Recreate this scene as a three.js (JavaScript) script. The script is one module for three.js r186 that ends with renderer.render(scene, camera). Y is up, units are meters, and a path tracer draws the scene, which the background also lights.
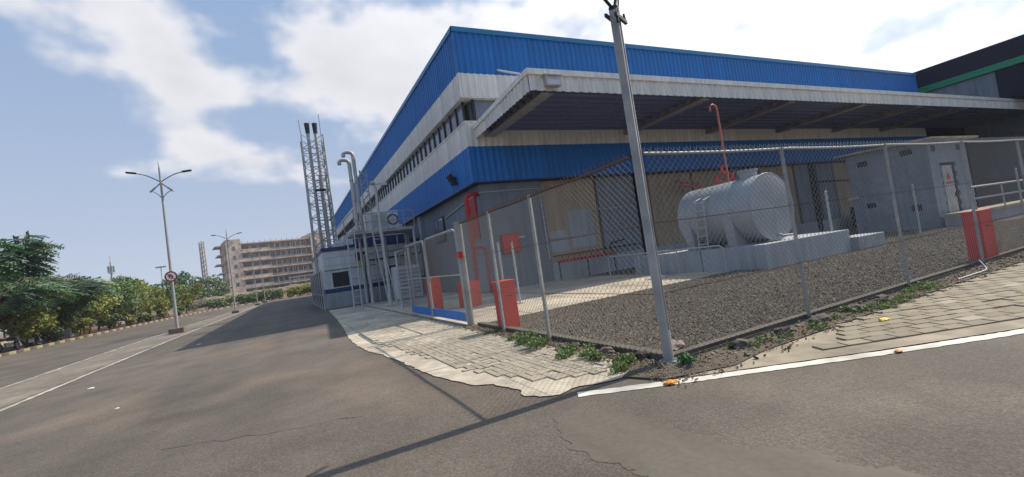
import * as THREE from 'three';
import { mergeGeometries, toCreasedNormals } from 'three/addons/utils/BufferGeometryUtils.js';
import { RoundedBoxGeometry } from 'three/addons/geometries/RoundedBoxGeometry.js';
import { ImprovedNoise } from 'three/addons/math/ImprovedNoise.js';

// ---------------------------------------------------------------- camera
const scene = new THREE.Scene();
const camera = new THREE.PerspectiveCamera(54.95, 1024 / 477, 0.1, 3000);
camera.position.set(0, 1.55, 0);
{ // hand-held phone: turned 26.5 degrees to the right of the street, rolled about 8 degrees, pitched up about 2
  const a = new THREE.Vector3(288 - 512, -(290 - 238.5), -458.65).normalize();
  const b = new THREE.Vector3(1425 - 512, -(125 - 238.5), -458.65).normalize();
  const z = a.clone().negate(), y = z.clone().cross(b).normalize(), x = y.clone().cross(z).normalize();
  const m = new THREE.Matrix4().makeBasis(x, y, z).transpose();   // rows: the place's axes seen by the camera
  camera.quaternion.setFromRotationMatrix(m);
}
scene.add(camera);

// ---------------------------------------------------------------- sky, sun, exposure
const SUN = new THREE.Vector3(0.93, 1, -0.02).normalize();
const noise = new ImprovedNoise();
function fbm(x, y, z, oct = 5) {
  let s = 0, a = 0.5, f = 1;
  for (let i = 0; i < oct; i++) { s += a * noise.noise(x * f, y * f, z * f); a *= 0.5; f *= 2.03; }
  return s;
}
const smooth = (a, b, x) => { const t = Math.min(1, Math.max(0, (x - a) / (b - a))); return t * t * (3 - 2 * t); };
{
  const W = 1536, Hh = 768, data = new Float32Array(W * Hh * 4);
  // cloud masses: azimuth (degrees right of the street), elevation, radius in azimuth and in elevation, strength
  const masses = [[-13, 28.5, 5, 5, .62], [-8.5, 25, 4.5, 5, .66], [-6, 21, 4, 3.5, .5], [6, 27, 5, 5, .6], [9, 22, 7, 5, .62], [16, 25, 7, 7, .62], [20, 18, 7, 6, .5],
    [0, 22, 4, 3, .2], [-6, 15.2, 5, 2.6, .6], [1, 13.6, 6, 2.6, .6], [7, 12, 5, 2.2, .4], [-13, 13.2, 4, 1.2, .45], [-11, 10.4, 3.2, 0.8, .5], [-16.5, 22.3, 3.4, 1.5, .5], [-20, 27.2, 5, 1.8, .55], [33, 24, 14, 12, .6], [52, 22, 20, 14, .52], [74, 16, 22, 12, .48]];
  for (let j = 0; j < Hh; j++) {
    const el = ((j + 0.5) / Hh - 0.5) * Math.PI, sy = Math.sin(el), cy = Math.cos(el);
    for (let i = 0; i < W; i++) {
      const th = ((i + 0.5) / W - 0.5) * 2 * Math.PI, dx = cy * Math.cos(th), dz = cy * Math.sin(th);
      const up = Math.max(0, sy);
      let k = 4 * (j * W + i);
      const t = Math.pow(1 - up, 2.5);
      let r = 0.225 + 0.32 * t, g = 0.36 + 0.24 * t, b = 0.60 + 0.11 * t;
      const c = Math.max(0, dx * SUN.x + sy * SUN.y + dz * SUN.z);
      const glow = 0.9 * Math.pow(c, 4) + 2.2 * Math.pow(c, 16); // bright hazy aureole round the sun
      r += glow * 0.58; g += glow * 0.6; b += glow * 0.54;
      if (sy > -0.02) {
        const az = Math.atan2(dx, -dz) * 180 / Math.PI, e = el * 180 / Math.PI;
        const q = 1 / (up + 0.22), px = dx * q, pz = dz * q;
        const n = fbm(px * 1.9 + 3.1, pz * 1.9 + 7.7, 1.3, 6), n2 = fbm(px * 5.0 + 11, pz * 5.0, 4.2, 5);
        const n3 = fbm(az * 0.13, e * 0.22, 8.5, 6);
        let cov = -0.42 + 0.42 * n;
        for (const [ma, me, ra, re, st] of masses) { const d2 = ((az - ma) / ra) ** 2 + ((e - me) / re) ** 2; if (d2 < 6) cov += st * Math.exp(-d2 * 0.9); }
        cov += 0.5 * n3 + 0.4 * n2 + 0.16 * fbm(az * 0.6, e * 0.8, 3.3, 4);
        let d = smooth(-0.08, 0.36, cov);
        d *= smooth(-0.01, 0.12, sy);
        const lit = 0.93 + 0.16 * n2 + 0.35 * c * c + 1.0 * Math.pow(c, 6) + 1.6 * Math.pow(c, 20) - 0.16 * smooth(0.25, 0.8, cov) * (1 - c);
        const cr = 0.86 * lit, cg = 0.85 * lit, cb = 0.885 * lit;
        d *= 0.9;
        r += (cr - r) * d; g += (cg - g) * d; b += (cb - b) * d;
      }
      if (sy < 0) { const u = smooth(0, -0.15, sy); r += (0.16 - r) * u; g += (0.14 - g) * u; b += (0.12 - b) * u; }
      data[k] = r; data[k + 1] = g; data[k + 2] = b; data[k + 3] = 1;
    }
  }
  const sky = new THREE.DataTexture(data, W, Hh, THREE.RGBAFormat, THREE.FloatType);
  sky.mapping = THREE.EquirectangularReflectionMapping; sky.magFilter = THREE.LinearFilter; sky.minFilter = THREE.LinearFilter;
  sky.wrapS = THREE.RepeatWrapping; sky.needsUpdate = true;
  scene.background = sky; scene.environment = sky;
}
const sun = new THREE.DirectionalLight(new THREE.Color(1, 0.91, 0.77), 5.0);
sun.position.copy(SUN).multiplyScalar(120).add(new THREE.Vector3(5, 0, -30)); sun.target.position.set(5, 0, -30);
sun.castShadow = true; sun.shadow.mapSize.set(4096, 4096);
Object.assign(sun.shadow.camera, { left: -90, right: 90, top: 90, bottom: -90, near: 1, far: 400 });
scene.add(sun, sun.target);
const renderer = new THREE.WebGLRenderer({ antialias: true });
renderer.toneMapping = THREE.LinearToneMapping; renderer.toneMappingExposure = 1.08;
renderer.shadowMap.enabled = true; renderer.setSize(1024, 477);

// ---------------------------------------------------------------- helpers
function rng(s) { return () => { s |= 0; s = s + 0x6D2B79F5 | 0; let t = Math.imul(s ^ s >>> 15, 1 | s); t = t + Math.imul(t ^ t >>> 7, 61 | t) ^ t; return ((t ^ t >>> 14) >>> 0) / 4294967296; }; }
const R = rng(20240);
const rr = (a, b) => a + (b - a) * R();
const V = (x, y, z) => new THREE.Vector3(x, y, z);
const taken = {};
function numbered(n) { const k = taken[n] = (taken[n] ?? -1) + 1; return k ? n + '_' + String(k).padStart(3, '0') : n; }
function thing(name, label, category, pos = [0, 0, 0], group) {
  const o = new THREE.Group(); o.name = numbered(name); o.position.set(...pos); scene.add(o);
  o.userData = { label, category }; if (group) o.userData.group = group; return o;
}
function part(parent, name, geo, mat) {
  const m = new THREE.Mesh(Array.isArray(geo) ? merge(geo) : geo, mat); m.name = name; m.castShadow = m.receiveShadow = true; parent.add(m); return m;
}
function tag(o, label, category, group) { o.userData.label = label; o.userData.category = category; if (group) o.userData.group = group; return o; }
function struct(name, geo, mat) { const m = part(scene, name, geo, mat); m.name = numbered(name); m.userData.kind = 'structure'; return m; }
function dup(o, pos, label, turn) { const c = o.clone(); c.name = numbered(o.name.replace(/_\d{3}$/, '')); c.userData = { ...o.userData, label }; c.position.set(...pos); if (turn !== undefined) c.rotation.y = turn; scene.add(c); return c; }
function merge(list) {
  const l = list.map(g => { const h = g.index ? g.toNonIndexed() : g; for (const k of Object.keys(h.attributes)) if (!['position', 'normal', 'uv', 'color'].includes(k)) h.deleteAttribute(k); return h; });
  const hasC = l.some(g => g.attributes.color); if (!hasC || !l.every(g => g.attributes.color)) l.forEach(g => g.deleteAttribute('color'));
  if (!l.every(g => g.attributes.uv)) l.forEach(g => g.deleteAttribute('uv'));
  return mergeGeometries(l, false);
}
function uvm(g, s = 1) { // uv in metres, by the way each face points
  g = g.index ? g.toNonIndexed() : g; const p = g.attributes.position, n = g.attributes.normal, uv = new Float32Array(p.count * 2);
  for (let i = 0; i < p.count; i++) {
    const ax = Math.abs(n.getX(i)), ay = Math.abs(n.getY(i)), az = Math.abs(n.getZ(i));
    let u, v; if (ay >= ax && ay >= az) { u = p.getX(i); v = p.getZ(i); } else if (ax >= az) { u = p.getZ(i); v = p.getY(i); } else { u = p.getX(i); v = p.getY(i); }
    uv[2 * i] = u * s; uv[2 * i + 1] = v * s;
  }
  g.setAttribute('uv', new THREE.BufferAttribute(uv, 2)); return g;
}
const bx = (w, h, d, x = 0, y = 0, z = 0) => uvm(new THREE.BoxGeometry(w, h, d).translate(x, y, z));           // centred at x,y,z
const b2 = (x0, x1, y0, y1, z0, z1) => bx(x1 - x0, y1 - y0, z1 - z0, (x0 + x1) / 2, (y0 + y1) / 2, (z0 + z1) / 2);
const rb = (w, h, d, r, x = 0, y = 0, z = 0) => uvm(new RoundedBoxGeometry(w, h, d, 2, r).translate(x, y, z));
function rod(a, b, r, seg = 8, r2 = r) {
  const d = b.clone().sub(a), L = d.length(), g = new THREE.CylinderGeometry(r2, r, L, seg, 1);
  g.applyQuaternion(new THREE.Quaternion().setFromUnitVectors(V(0, 1, 0), d.normalize())); g.translate((a.x + b.x) / 2, (a.y + b.y) / 2, (a.z + b.z) / 2); return g;
}
function bar(a, b, w, d = w) {
  const v = b.clone().sub(a), L = v.length(), g = new THREE.BoxGeometry(w, L, d);
  g.applyQuaternion(new THREE.Quaternion().setFromUnitVectors(V(0, 1, 0), v.normalize())); g.translate((a.x + b.x) / 2, (a.y + b.y) / 2, (a.z + b.z) / 2); return uvm(g);
}
function pipe(pts, r, seg = 8, bend = 0.12) { // polyline with rounded corners
  const path = new THREE.CurvePath();
  let prev = pts[0];
  for (let i = 1; i < pts.length - 1; i++) {
    const a = pts[i - 1], b = pts[i], c = pts[i + 1], k = Math.min(bend, a.distanceTo(b) / 2.1, b.distanceTo(c) / 2.1);
    const p = b.clone().add(a.clone().sub(b).setLength(k)), q = b.clone().add(c.clone().sub(b).setLength(k));
    path.add(new THREE.LineCurve3(prev, p)); path.add(new THREE.QuadraticBezierCurve3(p, b, q)); prev = q;
  }
  path.add(new THREE.LineCurve3(prev, pts[pts.length - 1]));
  const n = (pts.length - 1) * 10; return new THREE.TubeGeometry(path, n, r, seg, false);
}
function sheet(pts, y, hole) { // flat polygon on the ground, [x, z] points
  const s = new THREE.Shape(pts.map(([x, z]) => new THREE.Vector2(x, -z)));
  const g = new THREE.ShapeGeometry(s); g.rotateX(-Math.PI / 2); g.translate(0, y, 0); return uvm(g);
}
function slab(pts, y0, y1) { // polygon with thickness
  const s = new THREE.Shape(pts.map(([x, z]) => new THREE.Vector2(x, -z)));
  const g = new THREE.ExtrudeGeometry(s, { depth: y1 - y0, bevelEnabled: false }); g.rotateX(-Math.PI / 2); g.translate(0, y0, 0); return uvm(g);
}
// tileable value noise for textures
function tileNoise(seed) {
  const r = rng(seed), tab = new Float32Array(65536); for (let i = 0; i < 65536; i++) tab[i] = r();
  return (x, y, per) => { const xi = Math.floor(x), yi = Math.floor(y), fx = x - xi, fy = y - yi, sx = fx * fx * (3 - 2 * fx), sy = fy * fy * (3 - 2 * fy);
    const at = (a, b) => tab[(((a % per + per) % per) * 251 + ((b % per + per) % per) * 7919 + per * 13) & 65535];
    return (at(xi, yi) * (1 - sx) + at(xi + 1, yi) * sx) * (1 - sy) + (at(xi, yi + 1) * (1 - sx) + at(xi + 1, yi + 1) * sx) * sy; };
}
const TN = tileNoise(99);
function tfbm(u, v, base, oct) { let s = 0, a = 1, t = 0, p = base; for (let i = 0; i < oct; i++) { s += a * TN(u * p, v * p, p); t += a; a *= 0.55; p *= 2; } return s / t; }
function tex(n, metres, fn, srgb = true) { // fn(u, v) -> [r,g,b] 0..1
  const d = new Uint8Array(n * n * 4);
  for (let j = 0; j < n; j++) for (let i = 0; i < n; i++) { const c = fn(i / n, j / n), k = 4 * (j * n + i); for (let q = 0; q < 3; q++) d[k + q] = Math.max(0, Math.min(255, c[q] * 255)); d[k + 3] = 255; }
  const t = new THREE.DataTexture(d, n, n, THREE.RGBAFormat); t.wrapS = t.wrapT = THREE.RepeatWrapping; t.magFilter = THREE.LinearFilter; t.minFilter = THREE.LinearMipmapLinearFilter; t.generateMipmaps = true;
  t.repeat.set(1 / metres, 1 / metres); if (srgb) t.colorSpace = THREE.SRGBColorSpace; t.needsUpdate = true; return t;
}
const gray = (v) => [v, v, v];
const tGrain = tex(512, 1.7, (u, v) => gray(0.80 + 0.28 * (tfbm(u, v, 6, 6) - 0.5) + 0.12 * (TN(u * 256, v * 256, 256) - 0.5)));
const tWeather = tex(512, 5.3, (u, v) => gray(0.84 + 0.4 * (tfbm(u, v, 4, 6) - 0.5) + 0.16 * (tfbm(u * 1, v, 32, 2) - 0.5)));
const tClad = tex(512, 4.1, (u, v) => gray(0.92 + 0.12 * (tfbm(u, v, 4, 5) - 0.5) + 0.10 * (TN(u * 40, v * 3, 40) - 0.5) + 0.04 * (TN(u * 160, v * 160, 160) - 0.5)));
const tWall = tex(512, 6.1, (u, v) => gray(0.88 + 0.16 * (tfbm(u, v, 4, 6) - 0.5) + 0.10 * (TN(u * 40, v * 4, 40) - 0.5) + 0.08 * (TN(u * 200, v * 200, 200) - 0.5)));
const tAsphalt = tex(1024, 3.7, (u, v) => { const f = TN(u * 512, v * 512, 512), g = TN(u * 256, v * 256, 256), m = tfbm(u, v, 5, 5); const s = 0.74 + 0.22 * (f - 0.5) + 0.15 * (g - 0.5) + 0.20 * (m - 0.5) + (f > 0.96 ? 0.16 : 0); return [s, s * 0.985, s * 0.965]; });
const tAsphaltB = tex(1024, 3.7, (u, v) => gray(0.5 + 0.5 * (TN(u * 512, v * 512, 512) - 0.5) + 0.4 * (TN(u * 220, v * 220, 220) - 0.5)), false);
const tFineB = tex(512, 0.9, (u, v) => gray(0.5 + 0.5 * (tfbm(u, v, 24, 4) - 0.5)), false);
function M(color, rough = 0.8, extra = {}) { const c = Array.isArray(color) ? new THREE.Color().setRGB(...color) : new THREE.Color(color); return new THREE.MeshStandardMaterial({ color: c, roughness: rough, side: THREE.DoubleSide, ...extra }); }
const mat = {
  blue: M([0.002, 0.165, 0.52], 0.55, { map: tClad }), trim: M([0.005, 0.16, 0.36], 0.45),
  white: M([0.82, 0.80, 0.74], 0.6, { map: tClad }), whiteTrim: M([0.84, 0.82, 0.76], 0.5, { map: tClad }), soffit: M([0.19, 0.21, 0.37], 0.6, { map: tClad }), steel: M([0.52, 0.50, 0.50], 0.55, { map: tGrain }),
  grey: M([0.22, 0.255, 0.30], 0.85, { map: tWall, bumpMap: tFineB, bumpScale: 0.002 }), beige: M([0.46, 0.35, 0.24], 0.88, { map: tWall, bumpMap: tFineB, bumpScale: 0.002 }),
  block: M([0.42, 0.45, 0.48], 0.85, { map: tWall, bumpMap: tFineB, bumpScale: 0.002 }),
  galv: M([0.66, 0.66, 0.65], 0.5, { metalness: 0.15, map: tGrain }), galvDull: M([0.56, 0.55, 0.53], 0.62, { metalness: 0.1, map: tGrain }), wire: M([0.26, 0.25, 0.23], 0.65), rust: M([0.17, 0.085, 0.06], 0.75, { map: tGrain }),
  red: M([0.75, 0.024, 0.012], 0.5, { map: tClad }), redDark: M([0.45, 0.018, 0.02], 0.5, { map: tClad }), orange: M([0.45, 0.13, 0.10], 0.6), kick: M([0.008, 0.19, 0.62], 0.45, { map: tClad }),
  dark: M([0.02, 0.021, 0.026], 0.6), black: M([0.012, 0.012, 0.013], 0.5), navy: new THREE.MeshPhysicalMaterial({ color: new THREE.Color().setRGB(0.008, 0.009, 0.026), roughness: 0.6, specularIntensity: 0.4, side: THREE.DoubleSide }), green: M([0.005, 0.22, 0.11], 0.45), glass: M([0.16, 0.175, 0.22], 0.08), blind: M([0.55, 0.56, 0.6], 0.7),
  concrete: M([0.60, 0.50, 0.375], 0.92, { map: tWeather, bumpMap: tFineB, bumpScale: 0.004 }), cement: M([0.135, 0.112, 0.087], 0.85, { map: tWall }), creamCement: M([0.60, 0.51, 0.39], 0.92, { map: tWeather, bumpMap: tFineB, bumpScale: 0.005 }),
  wornPaint: M([0.58, 0.53, 0.45], 0.85, { map: tWeather }), paint: M([0.80, 0.75, 0.66], 0.75, { map: tWeather }), tank: M([0.36, 0.38, 0.39], 0.42, { map: tClad }), whitePaint: M([0.68, 0.68, 0.67], 0.55, { map: tGrain }), yellow: M([0.55, 0.33, 0.02], 0.55),
  soil: M([0.16, 0.115, 0.075], 1, { map: tWeather, bumpMap: tFineB, bumpScale: 0.02 }), redSoil: M([0.19, 0.085, 0.05], 1, { map: tWeather }), gravelBed: M([0.13, 0.098, 0.07], 1, { map: tWeather, bumpMap: tFineB, bumpScale: 0.02 }),
  genWhite: M([0.66, 0.68, 0.70], 0.5, { map: tClad }), genBlue: M([0.012, 0.025, 0.12], 0.45), mesh: M([0.15, 0.14, 0.13], 0.7), bark: M([0.12, 0.085, 0.06], 0.95, { map: tGrain }), farWall: M([0.80, 0.63, 0.52], 0.9, { map: tWeather }), farGrey: M([0.66, 0.60, 0.56], 0.9, { map: tWeather }),
};

// ---------------------------------------------------------------- ground, roads
struct('ground', sheet([[-700, 60], [700, 60], [700, -1500], [-700, -1500]].reverse(), -0.09), M([0.20, 0.16, 0.10], 1, { map: tWeather }));
// outer kerb of the street, bending right past the far end of the building
const kerbLine = new THREE.CatmullRomCurve3([V(-16.6, 0, 20), V(-16.5, 0, -10), V(-16.4, 0, -40), V(-15.8, 0, -58), V(-14.2, 0, -76), V(-11.4, 0, -90), V(-7, 0, -97.5), V(0, 0, -101.5), V(12, 0, -103.5), V(70, 0, -104)]);
const kerbPts = kerbLine.getSpacedPoints(220);
{
  // asphalt: one sheet, with patches of older and dustier surface as vertex colours
  const xs = [], zs = [];
  for (let x = -17; x < -8; x += 1) xs.push(x); for (let x = -8; x < 12; x += 0.2) xs.push(x); for (let x = 12; x <= 72; x += 2) xs.push(x);
  for (let z = 20; z > 0; z -= 1) zs.push(z); for (let z = 0; z > -20; z -= 0.2) zs.push(z); for (let z = -20; z > -45; z -= 0.5) zs.push(z); for (let z = -45; z >= -104; z -= 1.5) zs.push(z);
  const pos = [], col = [], idx = [], uv = [];
  for (const z of zs) for (const x of xs) {
    const kx = -16.5; pos.push(x, 0, z); uv.push(x, z);
    const big = fbm(x * 0.16, 3, z * 0.11, 4), mid = fbm(x * 0.9, 9, z * 0.8, 4), fine = fbm(x * 3.1, 5, z * 3.1, 3);
    const worn = smooth(0.0, 0.25, fbm(x * 0.5 + 20, 1, z * 0.28, 4));
    let v = 0.172 * (1 + 0.45 * big + 0.34 * mid + 0.22 * fine) + 0.03 * worn;
    if (x < 2 && x > -16) { const lane = Math.cos((x + 0.4) * 3.6); v *= 1 - 0.07 * smooth(0.1, 1, lane) * (0.6 + fbm(x * 0.3, 2, z * 0.05, 3)); }
    v *= 1 - 0.2 * smooth(0.22, 0.4, fbm(x * 0.7 + 40, 6, z * 0.55, 4)); // oil-dark stains
    const rep = (x > -2.6 && x < -0.9 && z < -9.2 && z > -11.2) || (x > 2.9 && x < 4.4 && z > -1.9) ; if (rep) v *= 0.86; // cut-out repairs
    col.push(v * (1.10 + 0.06 * worn), v * 0.925, v * (0.765 - 0.04 * worn));
  }
  const n = xs.length;
  for (let j = 0; j + 1 < zs.length; j++) for (let i = 0; i + 1 < n; i++) {
    const x = xs[i + 1], z = zs[j + 1];
    if (x < -14.5) { } // trimmed by the verge that lies over it
    const a = j * n + i, b = a + 1, c = a + n, d = c + 1; idx.push(a, b, d, a, d, c);
  }
  const g = new THREE.BufferGeometry(); g.setAttribute('position', new THREE.Float32BufferAttribute(pos, 3)); g.setAttribute('color', new THREE.Float32BufferAttribute(col, 3)); g.setAttribute('uv', new THREE.Float32BufferAttribute(uv, 2)); g.setIndex(idx); g.computeVertexNormals();
  struct('road', g, new THREE.MeshStandardMaterial({ vertexColors: true, map: tAsphalt, bumpMap: tAsphaltB, bumpScale: 0.004, roughness: 0.88, side: THREE.DoubleSide }));
}
function ribbon(pts, w, y, jag = 0) { // strip along points, ragged by jag
  const pos = [], idx = []; const L = pts.length;
  pts.forEach((p, i) => { const q = pts[Math.min(L - 1, i + 1)], o = pts[Math.max(0, i - 1)], t = q.clone().sub(o).setY(0).normalize(), nx = -t.z, nz = t.x;
    const a = w / 2 + (R() - 0.5) * jag, b = w / 2 + (R() - 0.5) * jag; pos.push(p.x + nx * a, y, p.z + nz * a, p.x - nx * b, y, p.z - nz * b); if (i) idx.push(2 * i - 2, 2 * i - 1, 2 * i + 1, 2 * i - 2, 2 * i + 1, 2 * i); });
  const g = new THREE.BufferGeometry(); g.setAttribute('position', new THREE.Float32BufferAttribute(pos, 3)); g.setIndex(idx); g.computeVertexNormals();
  return uvm(g);
}
const curve = (pts, n) => new THREE.CatmullRomCurve3(pts.map(([x, z]) => V(x, 0, z))).getSpacedPoints(n);
struct('median_strip', ribbon(curve([[-6.4, 6], [-6.35, -15], [-6.15, -30], [-5.4, -50], [-4.6, -70], [-3.4, -84]], 160), 1.8, 0.004, 0.05), M([0.25, 0.21, 0.165], 0.95, { map: tWeather, bumpMap: tFineB, bumpScale: 0.004 }));
struct('lane_line', ribbon(curve([[-5.45, 6], [-5.3, -15], [-5.15, -30], [-4.55, -50], [-3.8, -70], [-2.7, -84]], 420), 0.13, 0.009, 0.05), mat.wornPaint);
struct('lane_line', ribbon(curve([[-7.45, 6], [-7.3, -16], [-7.15, -30], [-6.4, -50], [-5.5, -70], [-4.2, -84]], 420), 0.12, 0.009, 0.06), mat.wornPaint);
// verge beyond the kerb
{
  const far = kerbPts.map(p => [p.x - 0.05, p.z - 0.05]);
  struct('verge', slab([...far, [70, -140], [-60, -140], [-60, 20]], -0.06, 0.1), mat.redSoil);
  const kerb = new THREE.Group(); kerb.name = 'kerb'; kerb.userData.kind = 'structure'; scene.add(kerb);
  const ks = kerbLine.getSpacedPoints(230), g1 = rb(0.22, 0.26, 1, 0.03), m1 = M([0.50, 0.42, 0.25], 0.85, { map: tWeather }), m2 = M([0.16, 0.13, 0.11], 0.85, { map: tWeather });
  for (let i = 0; i + 1 < ks.length; i++) { if (ks[i].z > -8) continue; const a = ks[i], b = ks[i + 1], s = part(kerb, 'kerb_stone', g1, i % 2 ? m1 : m2); s.position.set((a.x + b.x) / 2, 0.05, (a.z + b.z) / 2); s.rotation.y = Math.atan2(b.x - a.x, b.z - a.z); s.scale.z = a.distanceTo(b) * 0.97; }
}
// smooth cement patch in the asphalt by the corner
{
  const base = [[2.0, -3.75], [2.5, -3.7], [2.66, -3.1], [2.66, -2.6], [2.9, -2.0], [3.05, -1.5], [3.3, -0.9], [2.2, -0.9], [2.05, -1.8], [1.95, -2.5], [1.85, -3.0], [1.9, -3.4]];
  const c = new THREE.CatmullRomCurve3(base.map(([x, z]) => V(x, 0, z)), true).getSpacedPoints(420).map(p => [p.x + 0.2 * fbm(p.x * 5, 2, p.z * 5, 5), p.z + 0.2 * fbm(p.x * 5, 7, p.z * 5, 5)]);
  struct('cement_patch', sheet(c, 0.003), mat.cement);
}
for (const [a, b, n] of [[[-5.0, -14.6], [-1.2, -12.9], 40], [[-1.5, -6.5], [0.6, -5.6], 30]]) {
  const pts = []; for (let i = 0; i <= n; i++) { const t = i / n; pts.push(V(a[0] + (b[0] - a[0]) * t + 0.22 * fbm(t * 6, a[0], 2, 4), 0, a[1] + (b[1] - a[1]) * t + 0.22 * fbm(t * 6, a[1], 5, 4))); }
  struct('road_crack', ribbon(pts, 0.008, 0.0025, 0.008), mat.dark);
}
// ---- left pavement: ragged cream screed with block pavers
const raggedL = [[2.0, -29.5], [1.75, -22], [1.5, -16.2], [1.32, -13.1], [1.34, -10.8], [1.52, -9.5], [1.64, -8.2], [1.69, -7.2], [1.78, -6.5], [1.97, -5.65], [2.14, -5.45], [2.26, -4.9], [2.2, -4.68], [2.45, -4.4], [2.75, -4.46], [2.95, -4.36], [3.25, -4.3]];
function inPoly(x, z, P) { let c = false; for (let i = 0, j = P.length - 1; i < P.length; j = i++) if ((P[i][1] > z) !== (P[j][1] > z) && x < (P[j][0] - P[i][0]) * (z - P[i][1]) / (P[j][1] - P[i][1]) + P[i][0]) c = !c; return c; }
{
  const edge = new THREE.CatmullRomCurve3(raggedL.map(([x, z]) => V(x, 0, z)), false, 'catmullrom', 0.4).getSpacedPoints(260).map(p => [p.x + 0.10 * fbm(p.x * 5, 2, p.z * 5, 3), p.z + 0.06 * fbm(p.x * 5, 7, p.z * 5, 3)]);
  const poly = [...edge, [3.75, -4.45], [3.82, -10.9], [3.82, -17], [3.82, -29.5]];
  const pv = struct('pavement', sheet(poly, 0.012), mat.creamCement);
  const inner = [[1.75, -18.2], [1.72, -13.1], [1.78, -10.8], [1.95, -9.5], [2.05, -8.2], [2.12, -7.2], [2.2, -6.5], [2.35, -5.8], [2.6, -5.1], [3.0, -4.75], [3.45, -4.7], [3.74, -4.9], [3.78, -18.2]];
  const mats = [[.58, .49, .37], [.52, .44, .33], [.63, .54, .41], [.55, .465, .35]].map(c => M(c, 0.92, { map: tWeather, bumpMap: tFineB, bumpScale: 0.004 }));
  const pw = 0.096, pl = 0.2, list = [];
  for (let ix = 0; ix < 24; ix++) for (let iz = 0; iz < 70; iz++) { // blocks laid in two by two baskets
    const cx = 1.6 + ix * 0.207, cz = -4.55 - iz * 0.207;
    for (const s of [-1, 1]) { const turn = (ix + iz) % 2; const x = cx + (turn ? s * 0.052 : 0), z = cz + (turn ? 0 : s * 0.052); if (inPoly(x, z, inner) && inPoly(x + 0.1, z, inner) && R() > 0.012) list.push([x, z, turn]); }
  }
  list.sort((a, b) => (a[0] ** 2 + a[1] ** 2) - (b[0] ** 2 + b[1] ** 2));
  const g0 = rb(pl, 0.03, pw, 0.006), rest = mats.map(() => []);
  list.forEach(([x, z, t], i) => { const m = Math.floor(R() * 4), y = 0.012 + R() * 0.004, tilt = (R() - 0.5) * 0.025; if (i < 300) { const p = part(pv, 'paver', g0, mats[m]); p.position.set(x, y, z); p.rotation.set(tilt, t ? Math.PI / 2 : 0, (R() - 0.5) * 0.03); } else rest[m].push(bx(t ? pw : pl, 0.03, t ? pl : pw, x, y, z)); });
  rest.forEach((l, m) => { if (l.length) part(pv, 'far_pavers', l, mats[m]).userData.kind = 'stuff'; });
}
// ---- right pavement and the painted line along the road edge
{
  const line = [[2.62, -4.23], [3.1, -3.95], [3.66, -3.65], [4.4, -3.27], [5.4, -2.75], [6.9, -2.05], [8.5, -1.35], [11, -0.3], [14, 0.9], [18, 2.4]];
  struct('edge_line', ribbon(curve(line, 260), 0.15, 0.006, 0.02), mat.paint);
  const mid = line.slice(2).map(([x, z]) => [x + 0.03, z - 0.09]);
  const pv = struct('pavement', sheet([...mid, [18, -3.75], [10, -3.75], [6.4, -3.72], [4.9, -3.72], [4.1, -3.75]], 0.010), M([0.36, 0.30, 0.22], 0.95, { map: tWeather, bumpMap: tFineB, bumpScale: 0.006 }));
  const inner = [[5.2, -3.15], ...line.slice(4).map(([x, z]) => [x + 0.1, z - 0.35]), [18, -3.72], [8, -3.7], [6.2, -3.6]];
  const mats = [[.40, .335, .235], [.35, .29, .205], [.45, .38, .28], [.54, .47, .35]].map(c => M(c, 0.92, { map: tWeather, bumpMap: tFineB, bumpScale: 0.004 }));
  const g0 = rb(0.285, 0.03, 0.185, 0.006), list = [], dir = Math.atan2(0.44, 1);
  for (let i = -10; i < 60; i++) for (let j = -30; j < 40; j++) { const u = i * 0.3 + (j % 2 ? 0.15 : 0), w = j * 0.2, x = 6 + u * Math.cos(dir) - w * Math.sin(dir), z = -3 + u * Math.sin(dir) + w * Math.cos(dir); if (inPoly(x, z, inner) && x < 17 && R() > 0.03) list.push([x, z]); }
  list.sort((a, b) => (a[0] ** 2 + a[1] ** 2) - (b[0] ** 2 + b[1] ** 2));
  const rest = [];
  list.forEach(([x, z], i) => { if (i < 300) { const p = part(pv, 'paver', g0, mats[Math.floor(R() * R() * 4)]); p.position.set(x, 0.008 + R() * 0.008, z); p.rotation.set((R() - 0.5) * 0.03, -dir + (R() - 0.5) * 0.04, (R() - 0.5) * 0.03); } else { const g = g0.clone(); g.rotateY(-dir); g.translate(x, 0.012, z); rest.push(g); } });
  if (rest.length) part(pv, 'far_pavers', rest, mats[0]).userData.kind = 'stuff';
}
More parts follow.
